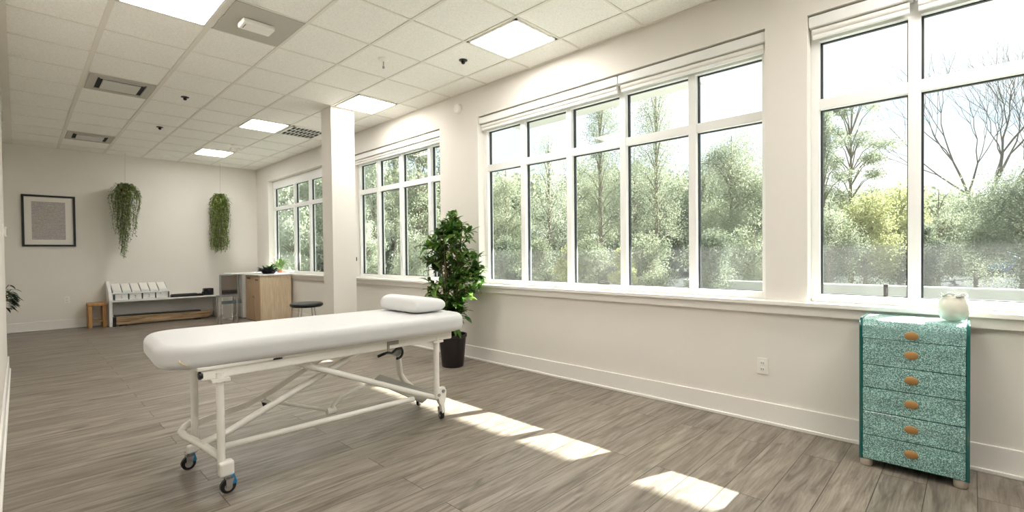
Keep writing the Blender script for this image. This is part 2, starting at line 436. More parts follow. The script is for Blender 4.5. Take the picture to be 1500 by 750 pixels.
# window hardware
def latch(par, y, z):
    MB().box(3.83, 3.85, y - .012, y + .012, z, z + .075).box(3.815, 3.83, y - .006, y + .006, z + .02, z + .055).obj('window_latch', 'steel', par, bevel=.002)
latch(w4, .395, SILL + .055)
MB().box(3.81, 3.85, 2.42, 2.55, SILL + .052, SILL + .068).tube([(3.83, 2.44, SILL + .075), (3.80, 2.52, SILL + .078)], .006).obj('window_crank', 'steel', w3)

# roller blinds rolled up in the heads of the openings
def blind(y0, y1, label):
    t = thing('roller_blind', label, 'blind', (3.74, (y0 + y1) / 2, 2.72), 'rolled-up white roller blinds in the window heads')
    MB().box(3.715, 3.79, y0 + .004, y1 - .004, 2.725, 2.798).obj('cassette', 'frame_white', t, bevel=.006)
    MB().lathe([(.022, y0 + .02), (.022, y1 - .02)], (3.752, 0, 2.70), 16, 1).obj('fabric_roll', 'trim', t, smooth=40)
    MB().box(3.742, 3.762, y0 + .02, y1 - .02, 2.655, 2.682).obj('bottom_bar', 'frame_white', t, bevel=.004)
    return t
for a, b_, lb in ((4.81, 7.06, 'rolled-up white blind at the top of the window just right of the white column'),
                  (2.265, 4.10, 'rolled-up white blind at the top left of the wide five-pane window'), (1.06, 2.265, 'rolled-up white blind at the top right of the wide five-pane window'),
                  (.255, .80, 'rolled-up white blind over the left pane of the window behind the teal dresser'), (-1.75, .255, 'rolled-up white blind over the right panes of the window behind the teal dresser')):
    blind(a, b_, lb)

# ------------------------------------------------------------------ ceiling lights
def light(i0, i1, j0, label):
    x0, x1 = (xs[i0] if isinstance(i0, int) else i0), (xs[i1] if isinstance(i1, int) else i1)
    y0, y1 = Y(j0), Y(j0 + 1); cx, cy = (x0 + x1) / 2, (y0 + y1) / 2
    t = thing('ceiling_light', label, 'light', (cx, cy, H - .02), 'square recessed ceiling light panels')
    f = MB(); g = .02
    f.box(x0 + g, x1 - g, y0 + g, y0 + g + .02, H - .012, H - .001).box(x0 + g, x1 - g, y1 - g - .02, y1 - g, H - .012, H - .001)
    f.box(x0 + g, x0 + g + .02, y0 + g, y1 - g, H - .012, H - .001).box(x1 - g - .02, x1 - g, y0 + g, y1 - g, H - .012, H - .001)
    f.obj('light_frame', 'trim', t)
    MB().box(x0 + g + .018, x1 - g - .018, y0 + g + .018, y1 - g - .018, H - .009, H - .002).obj('diffuser', 'lamp', t)
    return t
light(1, 2, 0, 'lit square ceiling panel at the top edge, beside the grey detector plate')
light(5, 6, -2, 'lit square ceiling panel above the wide window, closest to the window wall')
light(5, 6, 2, 'lit square ceiling panel just behind the top of the white column')
light(4, 5, 5, 'lit square ceiling panel between the slatted vent and the twin spot lamp')
light(4, 5, 9, 'lit square ceiling panel nearest the far wall')
for i0, i1, j in ((1, 2, -5), (3, 4, -8), (5, 6, -7), (-2.9, -2.3, 0), (-1.78, -1.21, -5), (-2.9, -2.3, 5)):  # unseen extra panels, added as fill light for the room
    light(i0, i1, j, 'lit square ceiling panel added out of view to brighten the room')

# ceiling cassette vents
def cassette(i0, i1, j, label):
    x0, x1, y0, y1 = xs[i0] + .03, xs[i1] - .03, Y(j) + .02, Y(j + 1) - .02
    cx, cy = (x0 + x1) / 2, (y0 + y1) / 2
    t = thing('ceiling_vent', label, 'vent', (cx, cy, H), 'square ceiling air vents')
    f = MB(); s = .07
    f.box(x0, x1, y0, y0 + s, H - .018, H - .001).box(x0, x1, y1 - s, y1, H - .018, H - .001)
    f.box(x0, x0 + s, y0 + s, y1 - s, H - .018, H - .001).box(x1 - s, x1, y0 + s, y1 - s, H - .018, H - .001)
    f.obj('vent_frame', 'smoke', t, bevel=.003)
    MB().box(x0 + s, x1 - s, y0 + s, y1 - s, H - .004, H - .001).obj('backing', 'dark', t)
    u = s + .045
    MB().box(x0 + u, x1 - u, y0 + u + .02, y1 - u, H - .022, H - .010).obj('centre_panel', 'grille', t, bevel=.004)
    g = MB()
    for k in range(1):
        q = s + .018
        g.box(x0 + q, x1 - q, y0 + q, y0 + q + .003, H - .02, H - .004)
    g.obj('louvre', 'grille', t)
    return t
cassette(1, 2, 4, 'square ceiling air vent with a dark slot, nearer of the two along the left')
cassette(1, 2, 9, 'square ceiling air vent close to the far wall, above the first hanging plant')
# egg-crate return grille
x0, x1, y0, y1 = xs[5] + .02, xs[6] - .02, Y(5) + .02, Y(6) - .02
t = thing('return_grille', 'open ceiling grille with dark gaps left of the white column top', 'vent', ((x0 + x1) / 2, (y0 + y1) / 2, H))
f = MB(); f.box(x0, x1, y0, y0 + .03, H - .014, H - .001).box(x0, x1, y1 - .03, y1, H - .014, H - .001).box(x0, x0 + .03, y0, y1, H - .014, H - .001).box(x1 - .03, x1, y0, y1, H - .014, H - .001)
f.obj('grille_frame', 'trim', t)
MB().box(x0 + .03, x1 - .03, y0 + .03, y1 - .03, H - .004, H - .001).obj('backing', 'dark', t)
g = MB()
for k in range(1, 8): q = x0 + .03 + k * (x1 - x0 - .06) / 8; g.box(q - .005, q + .005, y0 + .03, y1 - .03, H - .014, H - .004)
for k in range(1, 3): q = y0 + .03 + k * (y1 - y0 - .06) / 3; g.box(x0 + .03, x1 - .03, q - .004, q + .004, H - .014, H - .004)
g.obj('grille_bars', 'trim', t)
# grey plate with detector
x0, x1, y0, y1 = xs[2] + .03, xs[3] - .015, Y(0) + .012, Y(1) - .012
t = thing('ceiling_detector', 'white boxy detector on a grey ceiling plate beside the nearest light panel', 'detector', ((x0 + x1) / 2, (y0 + y1) / 2, H))
MB().box(x0, x1, y0, y1, H - .008, H - .0005).obj('mounting_plate', 'smoke', t)
cx, cy = 1.39, 4.22
MB().box(cx - .12, cx + .12, cy - .075, cy + .075, H - .05, H - .008).obj('housing', 'plate', t, bevel=.012, bseg=3)
MB().box(cx - .095, cx - .09, cy - .04, cy + .04, H - .0515, H - .049).obj('slot', 'slot', t)
# black recessed sprinklers / speakers
def spot(x, y, label):
    t = thing('ceiling_sensor', label, 'sensor', (x, y, H), 'small black round ceiling sensors')
    MB().lathe([(.042, H - .001), (.042, H - .006), (.022, H - .012)], (x, y, 0), 20).obj('rim', 'black', t, smooth=40)
    MB().lathe([(.016, H - .012), (.02, H - .03), (.008, H - .04)], (x, y, 0), 16).obj('tip', 'black', t, smooth=40)
spot(1.416, 6.75, 'small black ceiling sensor right of the nearer square vent')
spot(1.476, 8.56, 'small black ceiling sensor above the space between the two hanging plants')
spot(3.07, 3.60, 'small black ceiling sensor just left of the light panel by the window wall')
t = thing('ceiling_sprinkler', 'white ceiling sprinkler with a hanging tip, left of the near light panel', 'sprinkler', (2.50, 4.12, H))
MB().lathe([(.05, H - .001), (.047, H - .014), (.018, H - .028)], (2.50, 4.12, 0), 24).obj('escutcheon', 'plate', t, smooth=40)
MB().lathe([(.006, H - .028), (.006, H - .07), (.011, H - .074), (.011, H - .09), (.004, H - .095)], (2.50, 4.12, 0), 12).obj('tip', 'steel', t, smooth=40)
t = thing('twin_spot_lamp', 'small lit twin emergency lamp on the ceiling near the far light panels', 'lamp', (2.60, 9.05, H))
MB().lathe([(.05, H - .001), (.05, H - .02), (.03, H - .03)], (2.60, 9.05, 0), 20).obj('lamp_base', 'plate', t, smooth=40)
for dx in (-.045, .05):
    h_ = MB().lathe([(.022, -.04), (.036, .03)], (2.60 + dx, 9.02, H - .085), 18, 1).obj('lamp_head', 'plate', t, smooth=40)
    MB().lathe([(.032, .031), (.032, .033)], (2.60 + dx, 9.02, H - .085), 18, 1).obj('lens', 'lamp_small', h_)

# ------------------------------------------------------------------ wall fittings
def outlet(face, c, label, slots=2):
    """face 'r' right wall, 'f' far wall"""
    t = thing('wall_outlet', label, 'outlet', c, 'white wall outlets')
    x, y, z = c
    if face == 'r':
        MB().box(W - .007, W - .0005, y - .036, y + .036, z - .058, z + .058).obj('cover_plate', 'plate', t, bevel=.003)
        for dz in (-.022, .022):
            s_ = MB().box(W - .01, W - .006, y - .016, y + .016, z + dz - .014, z + dz + .014).obj('socket', 'trim', t, bevel=.003)
            MB().box(W - .0115, W - .0095, y - .008, y - .005, z + dz - .006, z + dz + .006).box(W - .0115, W - .0095, y + .005, y + .008, z + dz - .006, z + dz + .006).obj('slots', 'slot', s_)
    else:
        MB().box(x - .036, x + .036, D - .007, D - .0005, z - .058, z + .058).obj('cover_plate', 'plate', t, bevel=.003)
        for dz in (-.022, .022):
            s_ = MB().box(x - .016, x + .016, D - .01, D - .006, z + dz - .014, z + dz + .014).obj('socket', 'trim', t, bevel=.003)
            MB().box(x - .008, x - .005, D - .0115, D - .0095, z + dz - .006, z + dz + .006).box(x + .005, x + .008, D - .0115, D - .0095, z + dz - .006, z + dz + .006).obj('slots', 'slot', s_)
    return t
outlet('r', (W, 1.08, .41), 'white wall outlet low on the window wall left of the teal dresser')
outlet('f', (.585, D, .50), 'white wall outlet on the far wall under the framed page')
t = thing('wall_sensor', 'white oval sensor high on the wall left of the wide window', 'sensor', (W, 4.44, 2.98))
MB().lathe([(.055, 0), (.055, -.018), (.046, -.03)], (W - .001, 4.44, 2.975), 28, 0).obj('sensor_body', 'plate', t, smooth=40)
MB().lathe([(.02, -.03), (.018, -.036)], (W - .001, 4.44, 2.975), 20, 0).obj('sensor_lens', 'trim', t, smooth=40)
t = thing('light_switch', 'white light switch plate on the left wall edge', 'switch', (L0, 6.64, 1.5), 'switches on the left wall')
MB().box(L0 + .0005, L0 + .008, 6.58, 6.70, 1.44, 1.56).obj('switch_plate', 'plate', t, bevel=.002)
MB().box(L0 + .007, L0 + .013, 6.625, 6.655, 1.47, 1.53).obj('rocker', 'trim', t, bevel=.002)
t = thing('wall_thermostat', 'small grey control beside the light switch on the left wall edge', 'thermostat', (L0, 7.35, 1.52), 'switches on the left wall')
MB().box(L0 + .0005, L0 + .022, 7.29, 7.42, 1.47, 1.57).obj('control_body', 'plate', t, bevel=.004)
MB().box(L0 + .021, L0 + .024, 7.31, 7.40, 1.485, 1.555).obj('control_face', 'slot', t)
t = thing('window_sensor', 'tiny dark sensor on the left jamb of the window behind the column', 'sensor', (W + .05, 7.06, 1.16))
MB().box(3.73, 3.75, 7.045, 7.0595, 1.14, 1.20).obj('sensor_body', 'black', t, bevel=.003)

# framed page
t = thing('picture_frame', 'black framed printed page hanging on the far wall', 'picture', (.385, D, 1.44))
px0, px1, pz0, pz1 = .052, .72, 1.435, 2.312
f = MB(); q = .032
f.box(px0, px1, D - .03, D - .001, pz0, pz0 + q).box(px0, px1, D - .03, D - .001, pz1 - q, pz1).box(px0, px0 + q, D - .03, D - .001, pz0 + q, pz1 - q).box(px1 - q, px1, D - .03, D - .001, pz0 + q, pz1 - q)
f.obj('frame', 'picframe', t, bevel=.003)
MB().box(px0 + q, px1 - q, D - .012, D - .002, pz0 + q, pz1 - q).obj('mat_board', 'mat', t)
MB().box(px0 + .12, px1 - .13, D - .014, D - .011, pz0 + .12, pz1 - .11).obj('page', 'page', t)

# ------------------------------------------------------------------ massage table
T = thing('massage_table', 'white padded massage table on a tubular steel frame with castors', 'massage table', (1.43, 3.10, 0))
def rr_ring(hx, hy, r, z, c, rot, n=8):
    out = []
    for k, (sx, sy) in enumerate(((1, 1), (-1, 1), (-1, -1), (1, -1))):
        for i in range(n + 1):
            a = k * PI / 2 + i / n * PI / 2
            out.append(Vector((sx * (hx - r) + r * math.cos(a), sy * (hy - r) + r * math.sin(a), 0)))
    R = Matrix.Rotation(rot, 3, 'Z')
    return [R @ p + Vector((c[0], c[1], z)) for p in out]
def pad(c, hx, hy, z0, z1, cr, er, rot, eb=None):
    eb = eb or er; rings = []
    for i in range(7):
        a = i / 6 * PI / 2
        e = eb * (1 - math.sin(a)); rings.append(rr_ring(hx - e, hy - e, max(cr - e, .01), z0 + eb * (1 - math.cos(a)), c, rot))
    for i in range(9):
        a = i / 8 * PI / 2
        e = er * (1 - math.cos(a)); rings.append(rr_ring(hx - e, hy - e, max(cr - e, .01), z1 - er * (1 - math.sin(a)), c, rot))
    b = MB(); b.rings(rings); return b
pad((1.44, 3.165), .96, .395, .664, .789, .18, .048, math.radians(-3), .04).obj('padded_top', 'vinyl', T, smooth=True)
MB().tube([(.575, 2.815, .690), (.55, 2.84, .71), (.55, 2.86, .745), (.575, 2.87, .772)], .0045, 8).obj('edge_seam', 'rubber' if 0 else 'oak', T, smooth=True)
MB().box(.64, 2.27, 2.832, 2.866, .598, .652).obj('near_rail', 'white_metal', T, bevel=.008)
MB().box(.62, 2.27, 3.270, 3.300, .598, .652).obj('far_rail', 'white_metal', T, bevel=.008)
MB().box(.70, .74, 2.866, 3.27, .62, .66).box(2.12, 2.16, 2.866, 3.27, .62, .66).box(1.42, 1.46, 2.866, 3.27, .63, .66).box(.62, 2.27, 2.82, 3.48, .652, .670).obj('cross_supports', 'white_metal', T, bevel=.004)
for y in (2.849, 3.285):
    MB().lathe([(.021, .648 if y < 3 else .628), (.021, .632 if y < 3 else .612), (.014, .628 if y < 3 else .608)], (0, y, .625), 18, 0).obj('end_plug', 'black', T, smooth=40)
tr = .019
# legs
MB().tube([(.722, 2.83, .12), (.722, 2.83, .63)], tr, 16).box(.68, .765, 2.80, 2.86, .585, .60).obj('leg', 'white_metal', T, smooth=40)
MB().tube([(.705, 3.285, .10), (.705, 3.285, .63)], tr, 16).box(.665, .745, 3.26, 3.31, .585, .60).obj('leg', 'white_metal', T, smooth=40)
MB().tube([(2.135, 2.85, .17), (2.135, 2.85, .63)], .021, 16).box(2.09, 2.18, 2.82, 2.88, .585, .60).obj('leg', 'white_metal', T, smooth=40)
MB().tube([(2.07, 3.285, .62), (2.075, 3.285, .50), (2.105, 3.285, .28), (2.15, 3.285, .21), (2.26, 3.26, .10)], .024, 16).obj('leg', 'white_metal', T, smooth=40)
# foot blocks
MB().box(.705, .775, 2.79, 2.85, .085, .165).obj('foot_block', 'white_metal', T, bevel=.014, bseg=3)
MB().box(.66, .715, 3.262, 3.305, .09, .135).obj('foot_block', 'white_metal', T, bevel=.01, bseg=3)
b = MB(); b.prism([(2.125, .215), (2.145, .245), (2.20, .245), (2.215, .215), (2.21, .15), (2.195, .115), (2.205, .05), (2.175, .045), (2.165, .11), (2.15, .13)], 1, 2.835, 2.868)
fb = b.obj('foot_block', 'white_metal', T, bevel=.004)
MB().lathe([(.013, 2.835), (.013, 2.826), (.008, 2.823)], (2.185, 0, .215), 14, 1).obj('bolt', 'steel', fb, smooth=40)
MB().lathe([(.012, 2.835), (.012, 2.824)], (2.14, 0, .195), 14, 1).obj('bolt', 'steel', fb, smooth=40)
# castors
def castor(x, y, ang, tab=True):
    R = Matrix.Translation((x, y, 0)) @ Matrix.Rotation(ang, 4, 'Z')
    g = MB(); g.lathe([(.028, -.012), (.037, -.010), (.037, .010), (.028, .012)], (0, 0, .037), 22, 1)
    for v in g.bm.verts: v.co = R @ v.co
    c = g.obj('castor', 'rubber', T, smooth=40)
    g = MB(); g.lathe([(.02, -.0135), (.02, .0135)], (0, 0, .034), 18, 1)
    for v in g.bm.verts: v.co = R @ v.co
    g.obj('wheel_hub', 'chrome', c, smooth=40)
    g = MB(); g.prism([(-.012, .034), (.012, .034), (.026, .075), (.022, .088), (-.014, .088)], 1, -.019, -.015)
    g.prism([(-.012, .034), (.012, .034), (.026, .075), (.022, .088), (-.014, .088)], 1, .015, .019)
    g.box(-.014, .022, -.019, .019, .076, .09)
    for v in g.bm.verts: v.co = R @ v.co
    g.obj('fork', 'chrome', c)
    if tab:
        g = MB(); g.box(.020, .052, -.017, .017, .035, .086, Matrix.Rotation(-.25, 4, 'Y'))
        for v in g.bm.verts: v.co = R @ v.co
        g.obj('brake_tab', 'blue', c, bevel=.003)
castor(.742, 2.80, .05); castor(.668, 3.28, .05); castor(2.188, 2.868, 1.3, False); castor(2.262, 3.26, .6, False)
# frame bars
MB().tube([(.722, 2.83, .185), (.68, 3.10, .20), (.650, 3.27, .205), (.645, 3.33, .212), (.668, 3.345, .235), (.70, 3.335, .255)], .019, 14).obj('cross_bar', 'white_metal', T, smooth=True)
MB().tube([(.73, 2.84, .232), (1.83, 2.83, .222), (1.92, 2.835, .215)], .018, 14).obj('lower_bar', 'white_metal', T, smooth=True)
MB().tube([(1.10, 2.90, .615), (1.25, 2.89, .55), (2.05, 2.87, .205), (2.15, 2.86, .165)], .0195, 14).obj('brace', 'white_metal', T, smooth=True)
MB().tube([(.685, 3.03, .215), (.80, 3.02, .245), (1.47, 2.93, .555), (1.60, 2.92, .62)], .0195, 14).obj('brace', 'white_metal', T, smooth=True)
b = MB(); P_ = [(.70, .25), (.99, .295), (1.148, .353), (1.387, .467), (1.56, .545), (1.70, .62)]
up = [(x, z + .018) for x, z in P_]; dn = [(x, z - .018) for x, z in P_][::-1]
b.prism(up + dn, 1, 3.295, 3.315).obj('brace', 'white_metal', T, bevel=.003)
MB().tube([(1.08, 3.295, .30), (1.20, 3.22, .27), (1.44, 3.10, .195)], .011, 12).obj('lever_bar', 'white_metal', T, smooth=True)
MB().tube([(1.44, 3.10, .19), (1.46, 3.10, .225), (1.52, 3.11, .262), (1.60, 3.12, .285), (1.78, 3.15, .30)], .013, 12).obj('lever_bar', 'white_metal', T, smooth=True)
MB().lathe([(.024, -.03), (.024, .03)], (1.445, 3.10, .19), 16, 0).obj('lever_joint', 'white_metal', T, smooth=40)
MB().tube([(1.085, 3.295, .30), (1.10, 3.292, .245)], .012, 12).obj('rubber_stop', 'rubber', T, smooth=40)
b = MB(); b._add([(1.79, 3.13, .335), (1.92, 3.28, .315), (2.13, 3.20, .215), (2.235, 3.02, .16), (2.04, 2.90, .15), (1.84, 3.06, .275),
                  (1.79, 3.13, .328), (1.92, 3.28, .308), (2.13, 3.20, .208), (2.235, 3.02, .153), (2.04, 2.90, .143), (1.84, 3.06, .268)],
                 [(0, 1, 2, 3, 4, 5), (11, 10, 9, 8, 7, 6)] + [(i, i + 6, (i + 1) % 6 + 6, (i + 1) % 6) for i in range(6)])
b.obj('foot_plate', 'greyplate', T)
hb = MB(); hb.lathe([(.032, 3.235), (.032, 3.262)], (2.05, 0, .47), 20, 1).obj('height_lock', 'steel', T, smooth=40)
MB().tube([(2.06, 3.225, .50), (2.03, 3.222, .50), (1.99, 3.22, .475), (1.94, 3.21, .488), (1.86, 3.20, .475)], .011, 10).tube([(2.045 + .045 * math.cos(a), 3.225, .47 + .045 * math.sin(a)) for a in np.linspace(-1.8, 1.5, 11)], .010, 8).obj('lock_handle', 'black', T, smooth=True)
MB().box(1.715, 1.80, 2.824, 2.832, .625, .665).box(1.715, 1.73, 2.824, 2.832, .585, .63).obj('rail_bracket', 'greyplate', T)
MB().box(.985, 1.035, 2.82, 2.834, .652, .662).obj('rail_clip', 'black', T)
MB().tube([(2.27, 3.28, .645), (2.31, 3.24, .64), (2.33, 3.17, .635), (2.30, 3.14, .63)], .006, 8).obj('end_hook', 'steel', T, smooth=True)

# pillow
P = thing('pillow', 'white foam head pillow lying on the right end of the massage table', 'pillow', (2.16, 3.19, .785))
rings = []
ny = 44; y0p, y1p = 2.935, 3.46
for i in range(ny + 1):
    s_ = math.sin(PI / 2 * (2 * i / ny - 1)); t_ = (s_ + 1) / 2
    e = (1 - abs(s_) ** 9) ** .5 if abs(s_) < 1 else 0
    e = max(e, .05)
    yy = y0p + (y1p - y0p) * t_; ring = []
    for k in range(28):
        a = 2 * PI * k / 28
        cx_ = math.copysign(abs(math.cos(a)) ** .45, math.cos(a)); sz = math.copysign(abs(math.sin(a)) ** .55, math.sin(a))
        lx = cx_ * .142 * (.86 + .14 * e)
        top = .062 + .012 * math.cos((cx_ + .62) * 2.4)
        z = .791 + .055 + (sz * top if sz > 0 else sz * .055) * e
        ring.append(Vector((2.165 + lx, yy, z)))
    rings.append(ring)
MB().rings(rings).obj('pillow_body', 'pillow', P, smooth=True)

# ------------------------------------------------------------------ teal chest of drawers
Dr = thing('teal_dresser', 'teal crackled glass chest with six drawers under the right window', 'chest of drawers', (3.49, .236, 0))
DX0, DX1, DY0, DY1, DZ0, DZ1 = 3.345, 3.635, .005, .465, .042, .845
def arcprof(off=0):
    r = .05; pts = [(DX0 - off, DZ0)]
    for i in range(7):
        a = PI - i / 6 * PI / 2
        pts.append((DX0 + r + (r + off) * math.cos(a), DZ1 - r + (r + off) * math.sin(a)))
    pts += [(DX1, DZ1 + off), (DX1, DZ0)]
    return pts
MB().prism(arcprof(-.008), 1, DY0 + .014, DY1 - .014).obj('carcass', 'teal_edge', Dr)
for ya, yb in ((DY0, DY0 + .014), (DY1 - .014, DY1)):
    MB().prism(arcprof(.004), 1, ya, yb).obj('side_panel', 'teal_edge', Dr, bevel=.003)
# curved top glass continues into the first drawer front
r = .05; outer = arcprof(0)[1:-1]; inner = arcprof(-.007)[1:-1][::-1]
top_ = MB().prism([(DX0 - .002, .737)] + outer + inner + [(DX0 + .010, .737)], 1, DY0 + .015, DY1 - .015).obj('curved_top', 'teal', Dr, smooth=50)
zs_ = [DZ1 - .057, .735, .585, .455, .320, .185, DZ0 + .003]
zs_[0] = DZ1 - .0565
names = 6
for k in range(6):
    a, c = zs_[k + 1] + .002, zs_[k] - .002
    d = MB().box(DX0 - .002, DX0 + .014, DY0 + .016, DY1 - .016, a, c).obj('drawer_front', 'teal', Dr, bevel=.003) if k else top_
    zc = [.768, .662, .525, .395, .257, .123][k]
    g = MB(); g.lathe([(.0225, 0), (.0225, -.006), (.018, -.009)], (0, 0, 0), 22, 0)
    for v in g.bm.verts: v.co = Vector((v.co.x + DX0 - .002, v.co.y * 1.32 + .235, v.co.z * .95 + zc))
    g.obj('knob', 'brass', d, smooth=40)
for fx in (DX0 + .03, DX1 - .04):
    for fy in (DY0 + .035, DY1 - .03):
        MB().lathe([(.024, 0), (.029, .006), (.029, .036), (.024, .043)], (fx, fy, 0), 20).obj('foot', 'foot', Dr, smooth=40)

# jug on the dresser
J = thing('cream_jug', 'round cream jar with a ruffled clear rim on top of the teal dresser', 'jar', (3.50, .07, .847))
jc = (3.505, .072, .850)
MB().lathe([(a * 1.12, b * 1.42) for a, b in [(.03, 0), (.046, .004), (.056, .028), (.058, .052), (.052, .076), (.045, .086), (.046, .094), (.042, .094), (.040, .086), (.048, .072), (.05, .04), (.04, .012)]], jc, 32).obj('jar_body', 'jug', J, smooth=True)
pts = []
for k in range(40):
    a = 2 * PI * k / 40; rr_ = .050 + .006 * math.cos(5 * a); pts.append((jc[0] + rr_ * math.cos(a), jc[1] + rr_ * math.sin(a), jc[2] + .138 + .008 * math.sin(5 * a)))
MB().tube(pts, .0045, 8, closed=True).obj('ruffled_rim', 'jugrim', J, smooth=True)

# ------------------------------------------------------------------ potted plant
PP = thing('potted_plant', 'tall leafy green plant in a dark pot beside the window wall', 'plant', (3.32, 4.13, 0))
pc = (3.32, 4.13)
MB().lathe([(.115, 0), (.12, .006), (.148, .32), (.158, .325), (.16, .355), (.148, .355), (.140, .31), (.06, .30)], (pc[0], pc[1], 0), 32).obj('pot', 'pot', PP, smooth=40)
MB().lathe([(.139, .305), (.139, .315)], (pc[0], pc[1], 0), 24).obj('soil', 'soil', PP)
rnd = random.Random(3)
stm, lf = MB(), MB()
def env(z):   # crown radius by height
    pts = [(.42, .14), (.62, .22), (.80, .33), (1.0, .37), (1.2, .36), (1.38, .28), (1.52, .18), (1.68, .10), (1.8, .02)]
    for (a, ra), (b_, rb) in zip(pts, pts[1:]):
        if a <= z <= b_: return ra + (rb - ra) * (z - a) / (b_ - a)
    return .05
tips = []
for k in range(7):
    a = k * 2.4; top = Vector((pc[0] + .12 * math.cos(a), pc[1] + .12 * math.sin(a), 1.15 + .09 * k * .9 if k < 6 else 1.5))
    base = Vector((pc[0] + .05 * math.cos(a), pc[1] + .05 * math.sin(a), .31))
    mid = (base + top) / 2 + Vector((.03 * math.cos(a * 1.7), .03 * math.sin(a * 1.7), 0))
    stm.tube([base, mid, top], [.012, .009, .006], 8); tips.append(top)
    for m in range(12):
        t_ = .12 + .86 * m / 11; p = base.lerp(top, t_) if t_ > .5 else base.lerp(mid, t_ * 2)
        z = p.z + .12; z = min(1.66, z); R_ = env(z) * rnd.uniform(.45, 1.0); b_ = rnd.uniform(0, 2 * PI)
        q_ = Vector((pc[0] + R_ * math.cos(b_), pc[1] + R_ * math.sin(b_), z + rnd.uniform(-.04, .08)))
        q_.x = min(q_.x, W - .08)
        stm.tube([p, (p + q_) / 2 + Vector((0, 0, .03)), q_], [.005, .004, .003], 6); tips.append(q_)
for q_ in tips + [Vector((pc[0] - .02, pc[1], 1.60)), Vector((pc[0] + .03, pc[1] + .02, 1.55)), Vector((pc[0] - .04, pc[1], 1.48))]:
    out = Vector((q_.x - pc[0], q_.y - pc[1], .12)); out = out.normalized() if out.length > .01 else Vector((0, 0, 1))
    nl = rnd.randint(15, 21)
    for k in range(nl):
        a = k * 2.399 + rnd.random(); el = rnd.uniform(-.25, 1.15)
        d = Vector((math.cos(a) * math.cos(el), math.sin(a) * math.cos(el), math.sin(el))) + out * .5
        Lf = rnd.uniform(.09, .165)
        p = q_ - out * rnd.uniform(0, .16)
        tip = p + d.normalized() * Lf
        if tip.x > W - .01: d.x = -abs(d.x)
        lf.leaf(p, d, (0, 0, 1), Lf, Lf * rnd.uniform(.30, .42), rnd.uniform(.1, .6), 5, .3)
# low hanging sprig over the pot
for p, d in (((3.24, 4.0, .47), (-.2, -.5, -1)), ((3.27, 3.99, .44), (.2, -.4, -1)), ((3.17, 4.05, .42), (-.7, -.2, -.8)), ((3.4, 4.02, .55), (.2, -.5, -.3))):
    lf.leaf(p, d, (0, -1, .2), .11, .05, .2)
stm.tube([(3.3, 4.1, .33), (3.27, 4.03, .5), (3.24, 4.0, .46)], .004, 6)
stm.obj('stems', 'stem', PP, smooth=True); lf.obj('foliage', 'leaf', PP, smooth=False)

# ------------------------------------------------------------------ hanging plants
def hanging(x, y, ztop, zbot, rad, mat, label, seed, taper, shift=0, n=90):
    rnd = random.Random(seed)
    t = thing('hanging_plant', label, 'plant', (x, y, ztop - .1), 'trailing plants hung before the far wall')
    MB().tube([(x + .01, y, H - .006), (x, y, ztop - .05)], .0035, 6).obj('hanging_cord', 'string', t)
    MB().lathe([(.03, ztop - .27), (.055, ztop - .24), (.075, ztop - .18), (.078, ztop - .17), (.068, ztop - .17), (.055, ztop - .2)], (x, y, 0), 20).obj('basket', 'terracotta', t, smooth=40)
    st, lf = MB(), MB()
    Hh = ztop - zbot
    for k in range(n):
        a = rnd.uniform(0, 2 * PI); u = rnd.random()
        ro = rad * (.12 + .88 * u)                       # outer strands spread further and, when tapered, hang shorter
        frac = 1 - taper * (u ** .8) * rnd.uniform(.35, .85) - rnd.uniform(0, .12)
        if rnd.random() < .25: frac *= rnd.uniform(.3, .8)
        ln = max(.18, (Hh - .15) * frac)
        K = max(5, int(ln / .055)); pts = []
        hump = rnd.uniform(.0, .09); wob = rnd.uniform(0, 6)
        for i in range(K + 1):
            q = i / K * ln
            spread = ro * (1 - math.exp(-q / .07)) * (1 - (.62 * taper + .1) * (q / Hh) ** 1.2)
            z = ztop - .15 + hump * math.exp(-((q - .06) / .06) ** 2) - max(0, q - .05)
            pts.append(Vector((x + spread * math.cos(a) + .016 * math.sin(11 * q + wob) + shift * q / Hh, min(y + .8 * spread * math.sin(a) + .012 * math.cos(9 * q + wob), D - .03), z)))
        st.tube(pts, .0016, 4)
        for i in range(K):
            for m in range(4 if i < 4 else 3):
                p = pts[i].lerp(pts[i + 1], m / 3); b_ = rnd.uniform(0, 2 * PI); el = rnd.uniform(-.9, .6)
                d = Vector((math.cos(b_) * math.cos(el), math.sin(b_) * math.cos(el), math.sin(el)))
                Lf = rnd.uniform(.022, .046) * (1.35 if i < 4 else 1)
                if p.y + d.y * Lf > D - .006: d.y = -abs(d.y)
                lf.leaf(p, d, (0, 0, 1), Lf, Lf * rnd.uniform(.4, .6), .3, 3, .2)
    for k in range(95):   # arching tuft over the basket
        a = rnd.uniform(0, 2 * PI); el = rnd.uniform(.1, 1.45) ; r0 = rnd.uniform(0, .10)
        lf.leaf((x + r0 * math.cos(a), y + r0 * math.sin(a), ztop - .19), (math.cos(a) * math.cos(el), .6 * math.sin(a) * math.cos(el), math.sin(el)), (0, 0, 1), rnd.uniform(.09, .22), rnd.uniform(.012, .022), rnd.uniform(.3, .9), 5)
    st.obj('trailing_stems', 'stem', t); lf.obj('foliage', mat, t, smooth=False)
hanging(1.385, 11.15, 2.66, 1.08, .27, 'leaf_grey', 'trailing green plant with a clay basket, left of the two hanging by the far wall', 5, .9, -.05, 95)
hanging(2.92, 11.17, 2.60, 1.22, .20, 'leaf_lime', 'lighter grassy trailing plant, right of the two hanging by the far wall', 9, .12, -.03, 110)

